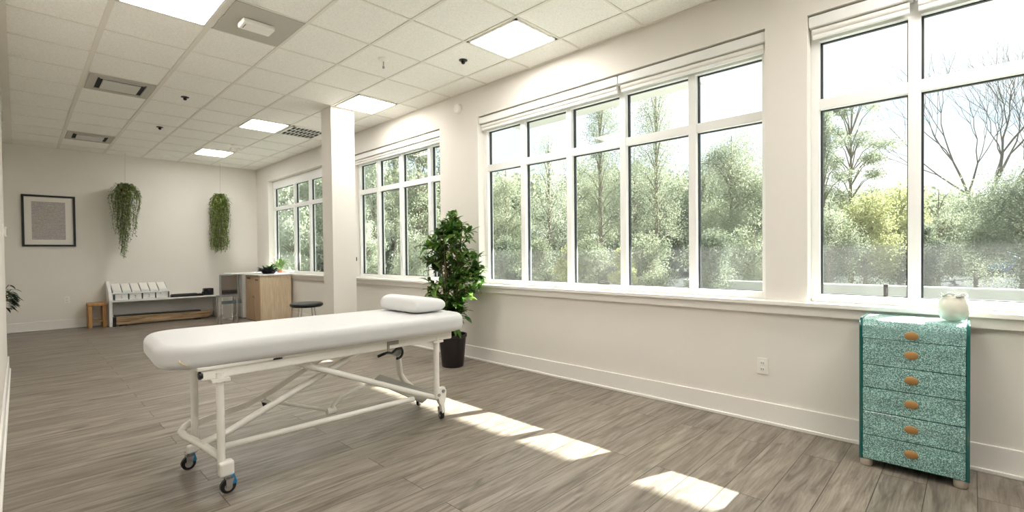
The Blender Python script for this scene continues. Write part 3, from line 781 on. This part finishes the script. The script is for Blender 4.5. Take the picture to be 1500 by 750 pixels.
# ------------------------------------------------------------------ small wooden stool by far wall
t = thing('wooden_stool', 'small light wooden stool at the left end of the white bench', 'stool', (.955, 11.2, 0))
MB().box(.83, 1.09, 11.08, 11.38, .385, .432).obj('stool_seat', 'pine', t, bevel=.008)
for lx in (.832, 1.028):
    for ly in (11.085, 11.325):
        MB().box(lx, lx + .055, ly, ly + .05, 0, .385).obj('leg', 'pine', t, bevel=.005)
MB().box(.887, 1.028, 11.10, 11.12, .10, .125).obj('stretcher', 'rustic', t); MB().box(.887, 1.028, 11.34, 11.36, .10, .125).obj('stretcher', 'rustic', t)

# ------------------------------------------------------------------ white bench unit with compartments
Bn = thing('display_bench', 'long white wall bench with a stepped rack of clear boxes at its left end', 'bench', (1.9, 11.15, 0))
MB().prism([(10.98, 0), (10.98, .47), (11.05, .62), (11.38, .80), (11.405, .80), (11.405, 0)], 0, 1.105, 1.150).obj('side_panel', 'whitelam', Bn, bevel=.003)
b = MB(); pts = [(1.15, 10.97)] + [(1.15 + 1.69 * s, 10.97 - .10 * s * s) for s in np.linspace(.1, 1, 10)] + [(2.84, 11.40), (1.15, 11.40)]
b.prism(pts, 2, .435, .462).obj('bench_top', 'whitelam', Bn, bevel=.003)
MB().box(1.15, 2.84, 11.385, 11.40, .03, .435).obj('back_panel', 'whitelam', Bn)
MB().box(2.80, 2.84, 11.05, 11.385, 0, .435).obj('end_panel', 'whitelam', Bn)
MB().box(1.15, 2.02, 11.03, 11.385, .575, .592).box(1.15, 1.165, 11.05, 11.385, .462, .575).box(2.0, 2.015, 11.05, 11.385, .462, .575).obj('rack_shelf', 'whitelam', Bn, bevel=.002)
for k in range(4):
    xa = 1.20 + k * .20
    o = thing('clear_bin', 'frosted bin, %s of the four in the lower rack row' % ['leftmost', 'second from left', 'third from left', 'rightmost'][k], 'bin', (xa + .09, 11.1, .463), 'frosted bins in the lower row of the rack')
    MB().box(xa, xa + .18, 11.06, 11.34, .464, .572).obj('bin_body', 'acrylic', o, bevel=.006)
    MB().box(xa + .012, xa + .168, 11.055, 11.061, .475, .562).obj('bin_front', 'whitelam', o)
    # faint pen mark on each front
    x_ = xa + .085
    curves = [[(x_, .55), (x_ + .004, .505), (x_ + .016, .495)], [(x_ - .014, .545), (x_ + .01, .53), (x_ - .004, .495), (x_ + .012, .49)], [(x_ - .01, .535), (x_ + .008, .545), (x_ + .006, .50), (x_ - .004, .488)], [(x_ - .03, .548), (x_ - .022, .56), (x_ - .008, .535)]][k]
    MB().tube([(p[0], 11.053, p[1]) for p in curves], .0028, 6).obj('pen_mark', 'greysteel', o)
for k in range(6):
    xa = 1.17 + k * .135
    o = thing('clear_dish', 'slanted clear lidded dish, %s of the six on the rack top' % ['leftmost', 'second from left', 'third from left', 'third from right', 'second from right', 'rightmost'][k], 'dish', (xa + .06, 11.2, .593), 'slanted clear dishes on top of the rack')
    MB().prism([(11.06, .594), (11.06, .622), (11.34, .742), (11.34, .594)], 0, xa, xa + .124).obj('dish_body', 'acrylic', o, bevel=.004)
    MB().prism([(11.065, .628), (11.065, .634), (11.34, .752), (11.34, .746)], 0, xa + .005, xa + .119).obj('dish_lid', 'trim', o)
    MB().tube([(xa + .127, 11.10, .648), (xa + .127, 11.33, .748)], .0025, 6).obj('lid_edge', 'greysteel', o)
# black case and black device on the bench
t = thing('black_case', 'long flat black case lying on the white bench', 'case', (2.28, 11.1, .462))
MB().box(2.02, 2.55, 10.97, 11.13, .463, .505).obj('case_body', 'black', t, bevel=.01)
MB().box(2.04, 2.44, 10.985, 11.115, .505, .516).obj('case_lid', 'rubber', t, bevel=.004)
t = thing('black_camera', 'black boxy device with a round lens on the right of the white bench', 'device', (2.64, 11.1, .462))
MB().box(2.57, 2.74, 11.03, 11.17, .463, .60).obj('device_body', 'black', t, bevel=.02, bseg=3)
MB().lathe([(.036, 11.03), (.034, 11.00), (.026, 10.995)], (2.66, 0, .535), 20, 1).obj('lens', 'rubber', t, smooth=40)
MB().box(2.55, 2.60, 11.06, 11.14, .463, .53).obj('grip', 'rubber', t, bevel=.01)
# rustic beam box under the bench
t = thing('wooden_beam_box', 'long rustic wooden box on the floor under the white bench', 'box', (1.95, 11.1, 0))
MB().prism([(1.20, .03), (2.62, .03), (2.72, .155), (1.20, .175)], 1, 10.98, 11.14).obj('beam', 'rustic', t, bevel=.004)
MB().prism([(1.18, .178), (2.50, .158), (2.50, .18), (1.18, .20)], 1, 11.0, 11.14).obj('lid', 'black', t)
MB().box(1.155, 1.198, 10.975, 11.14, .0, .165).obj('end_cap', 'black', t, bevel=.006)
MB().box(1.25, 1.35, 11.0, 11.12, 0, .03).obj('runner', 'black', t); MB().box(2.4, 2.5, 11.0, 11.12, 0, .03).obj('runner', 'black', t)

# ------------------------------------------------------------------ mirror box on steel stand
t = thing('mirror_box', 'box with a mirrored door on the steel stand beside the wooden cabinet', 'cabinet', (2.60, 9.9, .53))
MB().box(2.52, 2.80, 9.72, 9.80, .522, .90).obj('box_body', 'steel', t, bevel=.004)
d = MB().box(2.535, 2.785, 9.708, 9.72, .54, .885).obj('mirror_door', 'mirror', t)
MB().box(2.52, 2.80, 9.71, 9.72, .522, .54).box(2.52, 2.80, 9.71, 9.72, .885, .90).box(2.52, 2.535, 9.71, 9.72, .54, .885).box(2.785, 2.80, 9.71, 9.72, .54, .885).obj('door_frame', 'steel', t)
MB().box(2.54, 2.77, 9.700, 9.708, .56, .60).obj('door_handle', 'black', t, bevel=.003)
t = thing('steel_stand', 'slim steel stand with a blue-grey bar under the mirrored box', 'stand', (2.60, 9.9, 0))
for lx in (2.525, 2.785):
    for ly in (9.73, 9.96):
        MB().tube([(lx, ly, 0), (lx, ly, .50)], .011, 10).obj('leg', 'chrome', t, smooth=40)
MB().box(2.51, 2.81, 9.71, 9.98, .50, .52).obj('stand_top', 'steel', t)
MB().box(2.53, 2.86, 9.725, 9.745, .37, .425).obj('front_bar', 'greysteel', t, bevel=.004)
MB().tube([(2.53, 9.73, .13), (2.58, 9.73, .11), (2.68, 9.73, .11), (2.775, 9.73, .15), (2.775, 9.73, .2)], .007, 8).obj('foot_ring', 'chrome', t, smooth=True)

# ------------------------------------------------------------------ wooden cabinet
Cb = thing('wooden_cabinet', 'pale wooden cabinet with a white top in the window corner', 'cabinet', (3.35, 9.9, 0))
MB().box(3.105, 3.66, 9.47, 10.26, .012, .865).obj('carcass', 'oak', Cb, bevel=.003)
MB().box(3.092, 3.105, 9.475, 9.72, .012, .86).obj('door', 'oak_d', Cb, bevel=.002)
dr = MB().box(3.092, 3.105, 9.725, 10.255, .012, .86).obj('door', 'oak_d', Cb, bevel=.002)
MB().lathe([(.016, 0), (.02, -.022), (.010, -.028)], (3.092, 9.78, .47), 16, 0).obj('knob', 'brass', dr, smooth=40)
MB().box(3.080, 3.092, 9.56, 9.68, .775, .80).obj('pull_handle', 'black', Cb, bevel=.003)
MB().box(3.080, 3.092, 9.98, 10.14, .795, .82).obj('pull_handle', 'black', Cb, bevel=.003)
MB().box(3.10, 3.665, 9.50, 10.26, 0, .012).obj('plinth', 'black', Cb)
b = MB(); pts = [(3.075, 10.30), (3.075, 9.46)] + [(3.075 + .6 * s, 9.46 - .035 * math.sin(PI * s)) for s in np.linspace(.1, 1, 9)] + [(3.675, 10.30)]
b.prism(pts, 2, .865, .885).obj('cabinet_top', 'whitelam', Cb, bevel=.003)
MB().lathe([(.006, 9.47), (.006, 9.464)], (3.60, 0, .80), 12, 1).obj('screw_cap', 'brass', Cb)
t = thing('white_cabinet', 'white side unit between the mirrored box and the wooden cabinet', 'cabinet', (3.2, 10.6, 0))
MB().box(3.06, 3.66, 10.32, 10.90, .02, .875).obj('unit_body', 'whitelam', t, bevel=.003)
MB().box(2.86, 3.665, 10.32, 10.93, .876, .896).obj('unit_top', 'whitelam', t, bevel=.003)
MB().box(2.865, 2.885, 10.34, 10.91, 0, .876).obj('unit_end_panel', 'whitelam', t)
MB().box(3.10, 3.62, 10.36, 10.88, 0, .02).obj('plinth', 'black', t)

# plants on the cabinet / sill
rnd = random.Random(11)
t = thing('dark_rosette_plant', 'dark purple and teal leafy plant on the wooden cabinet top', 'plant', (3.42, 9.95, .885))
MB().lathe([(.10, .886), (.12, .905), (.11, .925), (.05, .92)], (3.42, 9.95, 0), 20).obj('dish', 'black', t, smooth=40)
lf = MB(); lt = MB(); lg = MB()
for k in range(190):
    a = rnd.uniform(0, 2 * PI); el = rnd.uniform(-.05, 1.2); r0 = rnd.uniform(0, .15)
    lf.leaf((3.42 + r0 * math.cos(a), 9.95 + r0 * math.sin(a), .935), (math.cos(a) * math.cos(el), math.sin(a) * math.cos(el), math.sin(el)), (0, 0, 1), rnd.uniform(.06, .13), .05, .25, 5)
for k in range(14):
    a = rnd.uniform(0, 2 * PI); el = rnd.uniform(.5, 1.3)
    lt.leaf((3.37 + .02 * math.cos(a), 9.95, .93), (math.cos(a) * math.cos(el), math.sin(a) * math.cos(el), math.sin(el)), (0, 0, 1), rnd.uniform(.16, .24), .055, .3, 5)
for k in range(12):
    a = rnd.uniform(0, 2 * PI); el = rnd.uniform(.4, 1.2)
    lg.leaf((3.44 + .02 * math.cos(a), 9.97, .96), (math.cos(a) * math.cos(el), math.sin(a) * math.cos(el), math.sin(el)), (0, 0, 1), rnd.uniform(.18, .28), .055, .4, 5)
lf.obj('dark_leaves', 'leaf_dark', t, smooth=False); lt.obj('teal_leaves', 'leaf_teal', t, smooth=False); lg.obj('green_leaves', 'leaf', t, smooth=False)
t = thing('spiky_plant', 'light green spiky plant on the far window sill', 'plant', (3.735, 10.25, .885))
MB().lathe([(.035, .886), (.05, .94), (.045, .94), (.03, .92)], (3.735, 10.25, 0), 18).obj('plant_pot', 'terracotta', t, smooth=40)
lf = MB()
for k in range(150):
    a = rnd.uniform(0, 2 * PI); el = rnd.uniform(.5, 1.5)
    d = Vector((math.cos(a) * math.cos(el), math.sin(a) * math.cos(el), math.sin(el)))
    if d.x > .1: d.x *= .2
    lf.leaf((3.735 + .015 * math.cos(a), 10.25 + .03 * math.sin(a), .93), d, (0, 0, 1), rnd.uniform(.20, .38), .014, .12, 5)
lf.obj('spiky_leaves', 'leaf_spike', t, smooth=False)
# plant at the left wall end
t = thing('alcove_plant', 'dark leafy plant poking out past the end of the left wall', 'plant', (-.19, 8.25, 0))
MB().box(-.27, -.115, 8.17, 8.33, 0, .62).obj('planter', 'greysteel', t, bevel=.006)
MB().box(-.255, -.13, 8.185, 8.315, .62, .625).obj('soil', 'soil', t)
lf, st = MB(), MB()
for k in range(12):
    a = rnd.uniform(-.9, .9) - .1; z1 = rnd.uniform(.72, .98); tip = Vector((-.16 + .10 * math.cos(a), 8.25 + .12 * math.sin(a), z1))
    st.tube([(-.19, 8.25, .62), (-.18, 8.25, .75), tip], .004, 6)
    for m in range(5):
        d = Vector((math.cos(a + rnd.uniform(-.8, .8)), math.sin(a + rnd.uniform(-.8, .8)), rnd.uniform(-.6, .3)))
        lf.leaf(tip - Vector((.03 * m * .3, 0, .02 * m)), d, (0, 0, 1), rnd.uniform(.08, .13), .028, .4, 5)
st.obj('stems', 'stem', t); lf.obj('foliage', 'leaf_blackgreen', t, smooth=False)

# ------------------------------------------------------------------ black stool with chrome legs
t = thing('black_stool', 'low black padded stool with chrome legs beside the white column', 'stool', (3.17, 7.6, 0))
sc_ = (3.17, 7.6)
MB().lathe([(.05, .42), (.22, .424), (.246, .445), (.245, .472), (.21, .486), (.05, .49)], (sc_[0], sc_[1], 0), 36).obj('stool_seat', 'black', t, smooth=True)
for k in range(4):
    a = .6 + k * PI / 2
    MB().tube([(sc_[0] + .13 * math.cos(a), sc_[1] + .13 * math.sin(a), .435), (sc_[0] + .16 * math.cos(a), sc_[1] + .16 * math.sin(a), .22), (sc_[0] + .19 * math.cos(a), sc_[1] + .19 * math.sin(a), 0)], .009, 10).obj('leg', 'chrome', t, smooth=40)
MB().tube([(sc_[0] + .165 * math.cos(a), sc_[1] + .165 * math.sin(a), .2) for a in np.linspace(0, 2 * PI, 33)[:-1]], .009, 8, closed=True).obj('foot_ring', 'steel', t, smooth=True)

# ------------------------------------------------------------------ outside
struct(MB().box(3.95, 90, -60, 110, -.5, -.30).obj('ground', 'asphalt'))
struct(MB().box(3.96, 9.4, -30, 30.0, -.30, -.02).obj('pavement', 'concrete'))
struct(MB().box(10.2, 10.45, -30, 4.6, -.30, .62).obj('parapet', 'concrete', bevel=.02))

def rand_quads(P_, size, rng, aspect=.55):
    n = len(P_)
    d = rng.normal(size=(n, 3)); d /= np.linalg.norm(d, axis=1)[:, None]
    e = rng.normal(size=(n, 3)); e -= (e * d).sum(1)[:, None] * d; e /= np.linalg.norm(e, axis=1)[:, None]
    s = (size * rng.uniform(.6, 1.3, n))[:, None]
    f = np.cross(d, e)
    V = np.stack([P_ - d * s * .5, P_ + e * s * aspect * .5 + f * s * .06, P_ + d * s * .5, P_ - e * s * aspect * .5 + f * s * .06], 1)
    return V.reshape(-1, 3)
def quads_obj(name, V, mat, parent=None):
    n = len(V) // 4
    me = bpy.data.meshes.new(name); me.vertices.add(len(V)); me.vertices.foreach_set('co', V.astype(np.float32).ravel())
    me.loops.add(4 * n); me.loops.foreach_set('vertex_index', np.arange(4 * n, dtype=np.int32))
    me.polygons.add(n); me.polygons.foreach_set('loop_start', np.arange(0, 4 * n, 4, dtype=np.int32))
    me.update(calc_edges=True); me.materials.append(M[mat])
    o = bpy.data.objects.new(name, me); C.objects.link(o)
    if parent is not None: o.parent = parent
    return o
GZ = -.30
def tree(x, y, h, w, mat, label, seed, kind='round', leaf=.13, n=9000, crown0=.25, group='trees beyond the car park'):
    rng = np.random.default_rng(seed)
    t = thing('tree', label, 'tree', (x, y, GZ), group)
    tb = MB(); tb.tube([(0, 0, -.05), (.05, .03, h * .45), (0, 0, h * .93)], [.03 + .009 * h, .02 + .005 * h, .012], 8)
    blobs = []
    if kind == 'tall':
        nb = 34
        for k in range(nb):
            s = crown0 + (1 - crown0) * k / nb; r = w / 2 * 1.25 * (1.06 - s) ** .8
            a = k * 2.4; rr_ = r * rng.uniform(.2, .95)
            blobs.append((rr_ * math.cos(a), rr_ * math.sin(a), h * s, w * .11 * rng.uniform(.7, 1.3)))
    elif kind == 'pine':
        for lvl in range(9):
            s = .35 + .65 * lvl / 8
            for q in range(5):
                a = rng.uniform(0, 2 * PI); rr_ = w / 2 * (1.12 - s) ** .5 * rng.uniform(.35, 1)
                blobs.append((rr_ * math.cos(a), rr_ * math.sin(a), h * s, w * .05 * rng.uniform(.7, 1.4)))
    else:
        nb = 46
        for k in range(nb):
            v = rng.normal(size=3); v /= np.linalg.norm(v); q = rng.uniform(.25, 1) ** .6
            zc = h * (crown0 + (1 - crown0) * .5); hz = h * (1 - crown0) * .5
            blobs.append((v[0] * q * w * .42, v[1] * q * w * .42, zc + v[2] * q * hz * .9, w * .13 * rng.uniform(.7, 1.3)))
    V = []
    tot = sum(b[3] ** 2 for b in blobs)
    for bx, by, bz, br in blobs:
        m = int(n * br ** 2 / tot)
        p = rng.normal(size=(m, 3)); p /= np.linalg.norm(p, axis=1)[:, None]; p *= (br * 1.25 * rng.uniform(.05, 1.7, m) ** .6)[:, None]
        p[:, 2] *= .6 if kind == 'pine' else .85
        V.append(p + np.array([bx, by, bz]))
        if bz > .5: tb.tube([(0, 0, max(.2, bz * .82)), (bx * .5, by * .5, bz * .95), (bx, by, bz)], [.022, .014, .006], 5)
    V = np.concatenate(V); V[:, 2] = np.maximum(V[:, 2], .02)
    tk = tb.obj('trunk', 'bark'); tk.parent = t
    quads_obj('crown', rand_quads(V, leaf, rng), mat, t)
    return t

def bare_tree(x, y, h, label, seed):
    rng = random.Random(seed)
    t = thing('tree', label, 'tree', (x, y, GZ), 'trees beyond the car park')
    tb = MB()
    def grow(p, d, L_, r, lvl):
        q = p + d * L_
        m = (p + q) / 2 + Vector((rng.uniform(-1, 1), rng.uniform(-1, 1), rng.uniform(-.5, 1))) * L_ * .06
        tb.tube([p, m, q], [r, r * .85, r * .68], 6 if lvl < 3 else 4, cap=False)
        if lvl >= 8 or r < .003: return
        nb = 3 if lvl in (0, 1, 2, 4) else 2
        for k in range(nb):
            ax = d.orthogonal().normalized(); ax.rotate(Matrix.Rotation(rng.uniform(0, 2 * PI) if k else rng.uniform(0, 6), 3, d))
            ang = rng.uniform(.28, .62) if k else rng.uniform(.06, .25)
            nd = d.copy(); nd.rotate(Matrix.Rotation(ang, 3, ax)); nd.z += .10; nd.normalize()
            grow(q, nd, L_ * rng.uniform(.74, .94), r * (.72 if k == 0 else .55), lvl + 1)
    grow(Vector((0, 0, -.05)), Vector((0, 0, 1)), h * .155, .17, 0)
    o = tb.obj('branches', 'bark_pale'); o.parent = t
    return t

def along(u, t_):
    """a spot on the ground t_ metres out in the viewing direction of bearing u"""
    a = .8031 + math.atan((u - 750) / 698.5)
    k = t_ / math.cos(math.atan((u - 750) / 698.5))
    return math.sin(a) * k, math.cos(a) * k
def hgt(v, t_): return (381 - v) / 698.5 * t_ + 1.24 - GZ
TR = [  # bearing, distance, top row, width px, material, kind, leaf, n, label
    (425, 20, 235, 60, 't_pale', 'round', .16, 6000, 'pale tree seen through the left panes of the far corner window'),
    (455, 21, 215, 60, 't_pale', 'tall', .15, 6000, 'pale tree seen through the middle panes of the far corner window'),
    (500, 22, 205, 70, 't_mid', 'round', .16, 6000, 'broad tree standing behind the white column in the window view'),
    (548, 19, 205, 60, 't_pale', 'tall', .13, 7000, 'pale tree through the leftmost pane right of the column'),
    (580, 22, 190, 60, 't_mid', 'tall', .13, 7000, 'grey-green tree through the middle pane right of the column'),
    (615, 18, 175, 74, 't_mid', 'round', .12, 8000, 'bushy tree through the pane above the potted plant'),
    (670, 20, 190, 90, 't_dark', 'round', .13, 6000, 'bushy tree hidden mostly behind the wall left of the wide window'),
    (742, 15, 235, 90, 't_mid', 'round', .062, 20000, 'rounded tree in the first pane of the wide window'),
    (805, 17, 205, 80, 't_pale', 'tall', .062, 11000, 'thin pale tree in the second pane of the wide window'),
    (880, 15, 128, 78, 't_mid', 'tall', .062, 20000, 'tall leafy tree in the middle pane of the wide window'),
    (962, 15, 122, 88, 't_mid', 'tall', .062, 20000, 'tall slender tree in the fourth pane of the wide window'),
    (930, 19, 215, 120, 't_dark', 'round', .08, 16000, 'dark rounded tree low behind the slender trees of the fourth pane'),
    (845, 20, 225, 120, 't_mid', 'round', .08, 16000, 'rounded tree low behind the second and third panes'),
    (1072, 14, 195, 120, 't_mid', 'round', .062, 26000, 'dense rounded tree filling the fifth pane of the wide window'),
    (1030, 19, 235, 90, 't_dark', 'round', .08, 13000, 'dark tree low between the fourth and fifth panes'),
    (1150, 17, 210, 110, 't_mid', 'round', .1, 9000, 'bushy tree behind the white wall between the two near windows'),
    (1207, 15, 168, 58, 't_mid', 'tall', .06, 17000, 'narrow leafy tree at the left edge of the right window'),
    (1247, 16, 158, 175, 't_mid', 'pine', .09, 9000, 'tall pine with layered tufts in the left pane of the right window'),
    (1500, 13, 255, 150, 't_dark', 'round', .065, 22000, 'dark dense bush at the right edge of the right window'),
]
for k, (u, t_, v, wp, mt, kd, lf_, n, lb) in enumerate(TR):
    x, y = along(u, t_); tree(x, y, hgt(v, t_), wp / 698.5 * t_ * (1.25 if kd == 'tall' else 1), mt, lb, 100 + k, kd, lf_ * .72, int(n * (1.0 if kd == 'tall' else 1.6)), .30 if kd != 'round' else .08)
BU = [
    (735, 10.5, 345, 70, 't_dark', 'dark shrub low in the first pane of the wide window'), (790, 10.5, 352, 66, 't_mid', 'green shrub low in the second pane of the wide window'),
    (828, 10, 366, 46, 't_yellow', 'yellow-green shrub low between the second and third panes'), (875, 10, 350, 76, 't_mid', 'green shrub low in the middle pane of the wide window'),
    (950, 10, 345, 80, 't_mid', 'green shrub low in the fourth pane of the wide window'), (912, 9.5, 372, 40, 't_yellow', 'yellow-green shrub low beside the third mullion'),
    (1045, 10, 340, 80, 't_dark', 'dark shrub low at the left of the fifth pane'), (1105, 12, 335, 90, 't_mid', 'green shrub low at the right of the fifth pane'),
    (1215, 13, 300, 84, 't_mid', 'green hedge shrub at the left of the right window'), (1268, 14, 286, 92, 't_yellow', 'yellowish hedge shrub below the pine'),
    (1318, 15, 282, 90, 't_yellow', 'yellowish hedge shrub beside the mullion of the right window'), (1375, 16, 285, 110, 't_mid', 'grey-green hedge shrub left of the bare tree'),
    (1430, 17, 290, 110, 't_mid', 'grey-green hedge shrub under the bare tree'), (1345, 14, 330, 60, 't_dark', 'dark low shrub just right of the mullion of the right window'),
    (535, 13, 330, 60, 't_pale', 'pale shrub low in the leftmost pane right of the column'), (600, 13, 345, 70, 't_pale', 'pale shrub low behind the potted plant'),
    (430, 16, 300, 60, 't_pale', 'pale shrub low in the far corner window'),
]
for k, (u, t_, v, wp, mt, lb) in enumerate(BU):
    x, y = along(u, t_); tree(x, y, hgt(v, t_), wp / 698.5 * t_, mt, lb, 300 + k, 'round', .042 if t_ < 14 else .06, 17000, .02, 'shrubs below the trees outside')
x, y = along(1440, 24); bare_tree(x, y, 15.5, 'large leafless tree with spreading branches in the right window', 5)
# continuous distant belt of woodland: nobody could count it
rng = np.random.default_rng(77)
pts = []
for u in np.arange(380, 1620, 9):
    t_ = 34 + rng.uniform(-3, 3); x, y = along(u, t_); hh = 4.2 + 1.5 * rng.uniform() + (1.6 if u < 1150 else 0)
    m = 900; p = np.column_stack([x + rng.normal(size=m) * .9, y + rng.normal(size=m) * .9, GZ + rng.uniform(0, 1, m) ** .8 * hh]); pts.append(p)
o = quads_obj('woodland', rand_quads(np.concatenate(pts), .32, rng, .7), 't_mid')
tag(o, 'distant belt of woodland behind all the trees outside', 'woodland', None, 'stuff')

# parked car
cx, cy = along(1462, 27)
Cr = thing('parked_car', 'blue parked car half hidden by shrubs in the right window', 'car', (cx, cy, GZ))
prof = [(-2.1, .28), (-2.12, .62), (-1.95, .80), (-1.35, .90), (-.75, 1.36), (.55, 1.42), (1.35, 1.0), (1.95, .88), (2.12, .65), (2.1, .28)]
def carpart(b, name, mat, par, **kw):
    R = Matrix.Rotation(math.radians(62), 3, 'Z')
    for v in b.bm.verts: v.co = R @ v.co
    o = b.obj(name, mat, **kw); o.parent = par; return o
carpart(MB().prism(prof, 1, -.85, .85), 'car_body', 'carpaint', Cr, bevel=.06)
carpart(MB().prism([(-1.22, .93), (-.72, 1.32), (.50, 1.37), (1.18, 1.0)], 1, -.865, .865), 'side_windows', 'carglass', Cr)
for wx in (-1.32, 1.32):
    for wy in (-.80, .80):
        o = carpart(MB().lathe([(.25, -.1), (.32, -.08), (.32, .08), (.25, .1)], (wx, wy, .32), 22, 1), 'wheel', 'rubber', Cr, smooth=40)
        carpart(MB().lathe([(.2, -.11), (.2, .11)], (wx, wy, .32), 18, 1), 'hub_cap', 'hub', o)

# ------------------------------------------------------------------ world, sun
w = bpy.data.worlds.new('World'); S.world = w; w.use_nodes = True
N, L = w.node_tree.nodes, w.node_tree.links
bg = N['Background']; tc = N.new('ShaderNodeTexCoord')
n = N.new('ShaderNodeTexNoise'); n.inputs['Scale'].default_value = 2.2; n.inputs['Detail'].default_value = 6; n.inputs['Roughness'].default_value = .55
mp = N.new('ShaderNodeMapping'); mp.inputs['Scale'].default_value = (1, 1, 3.5)
L.new(tc.outputs['Generated'], mp.inputs['Vector']); L.new(mp.outputs['Vector'], n.inputs['Vector'])
r = N.new('ShaderNodeValToRGB'); e = r.color_ramp.elements
e[0].position = .36; e[0].color = (.64, .74, .85, 1); e[1].position = .62; e[1].color = (1, 1, 1, 1)
L.new(n.outputs['Fac'], r.inputs['Fac']); L.new(r.outputs['Color'], bg.inputs['Color'])
bg.inputs['Strength'].default_value = 1.08
sd = bpy.data.lights.new('sun', 'SUN'); sd.energy = 22; sd.angle = math.radians(.53); sd.color = (1, .96, .90)
so = bpy.data.objects.new('sun', sd); C.objects.link(so)
so.rotation_euler = Vector((-1, .37, -.80)).to_track_quat('-Z', 'Y').to_euler()
so.location = (10, -3, 8)

# ------------------------------------------------------------------ camera
cy_, sy_ = math.cos(.8031), math.sin(.8031); pt, rl = -.0147, -.0105
F = Vector((sy_ * math.cos(pt), cy_ * math.cos(pt), math.sin(pt))); R0 = Vector((cy_, -sy_, 0)); U0 = R0.cross(F)
Rv = R0 * math.cos(rl) + U0 * math.sin(rl); Uv = -R0 * math.sin(rl) + U0 * math.cos(rl)
cd = bpy.data.cameras.new('camera'); cam = bpy.data.objects.new('camera', cd); C.objects.link(cam)
cam.matrix_world = Matrix(((Rv.x, Uv.x, -F.x, 0), (Rv.y, Uv.y, -F.y, 0), (Rv.z, Uv.z, -F.z, 1.2377), (0, 0, 0, 1)))
cd.sensor_width = 36; cd.lens = 36 * 698.51 / 1500; cd.shift_y = 6.09 / 1500; cd.clip_start = .02
S.camera = cam
S.view_settings.view_transform = 'Standard'; S.view_settings.look = 'None'; S.view_settings.exposure = .90; S.view_settings.gamma = 1
S.view_settings.use_curve_mapping = False
S.cycles.use_denoising = True; S.cycles.max_bounces = 10; S.cycles.diffuse_bounces = 6; S.cycles.transparent_max_bounces = 16
S.cycles.sample_clamp_indirect = 8; S.cycles.caustics_reflective = False; S.cycles.caustics_refractive = False
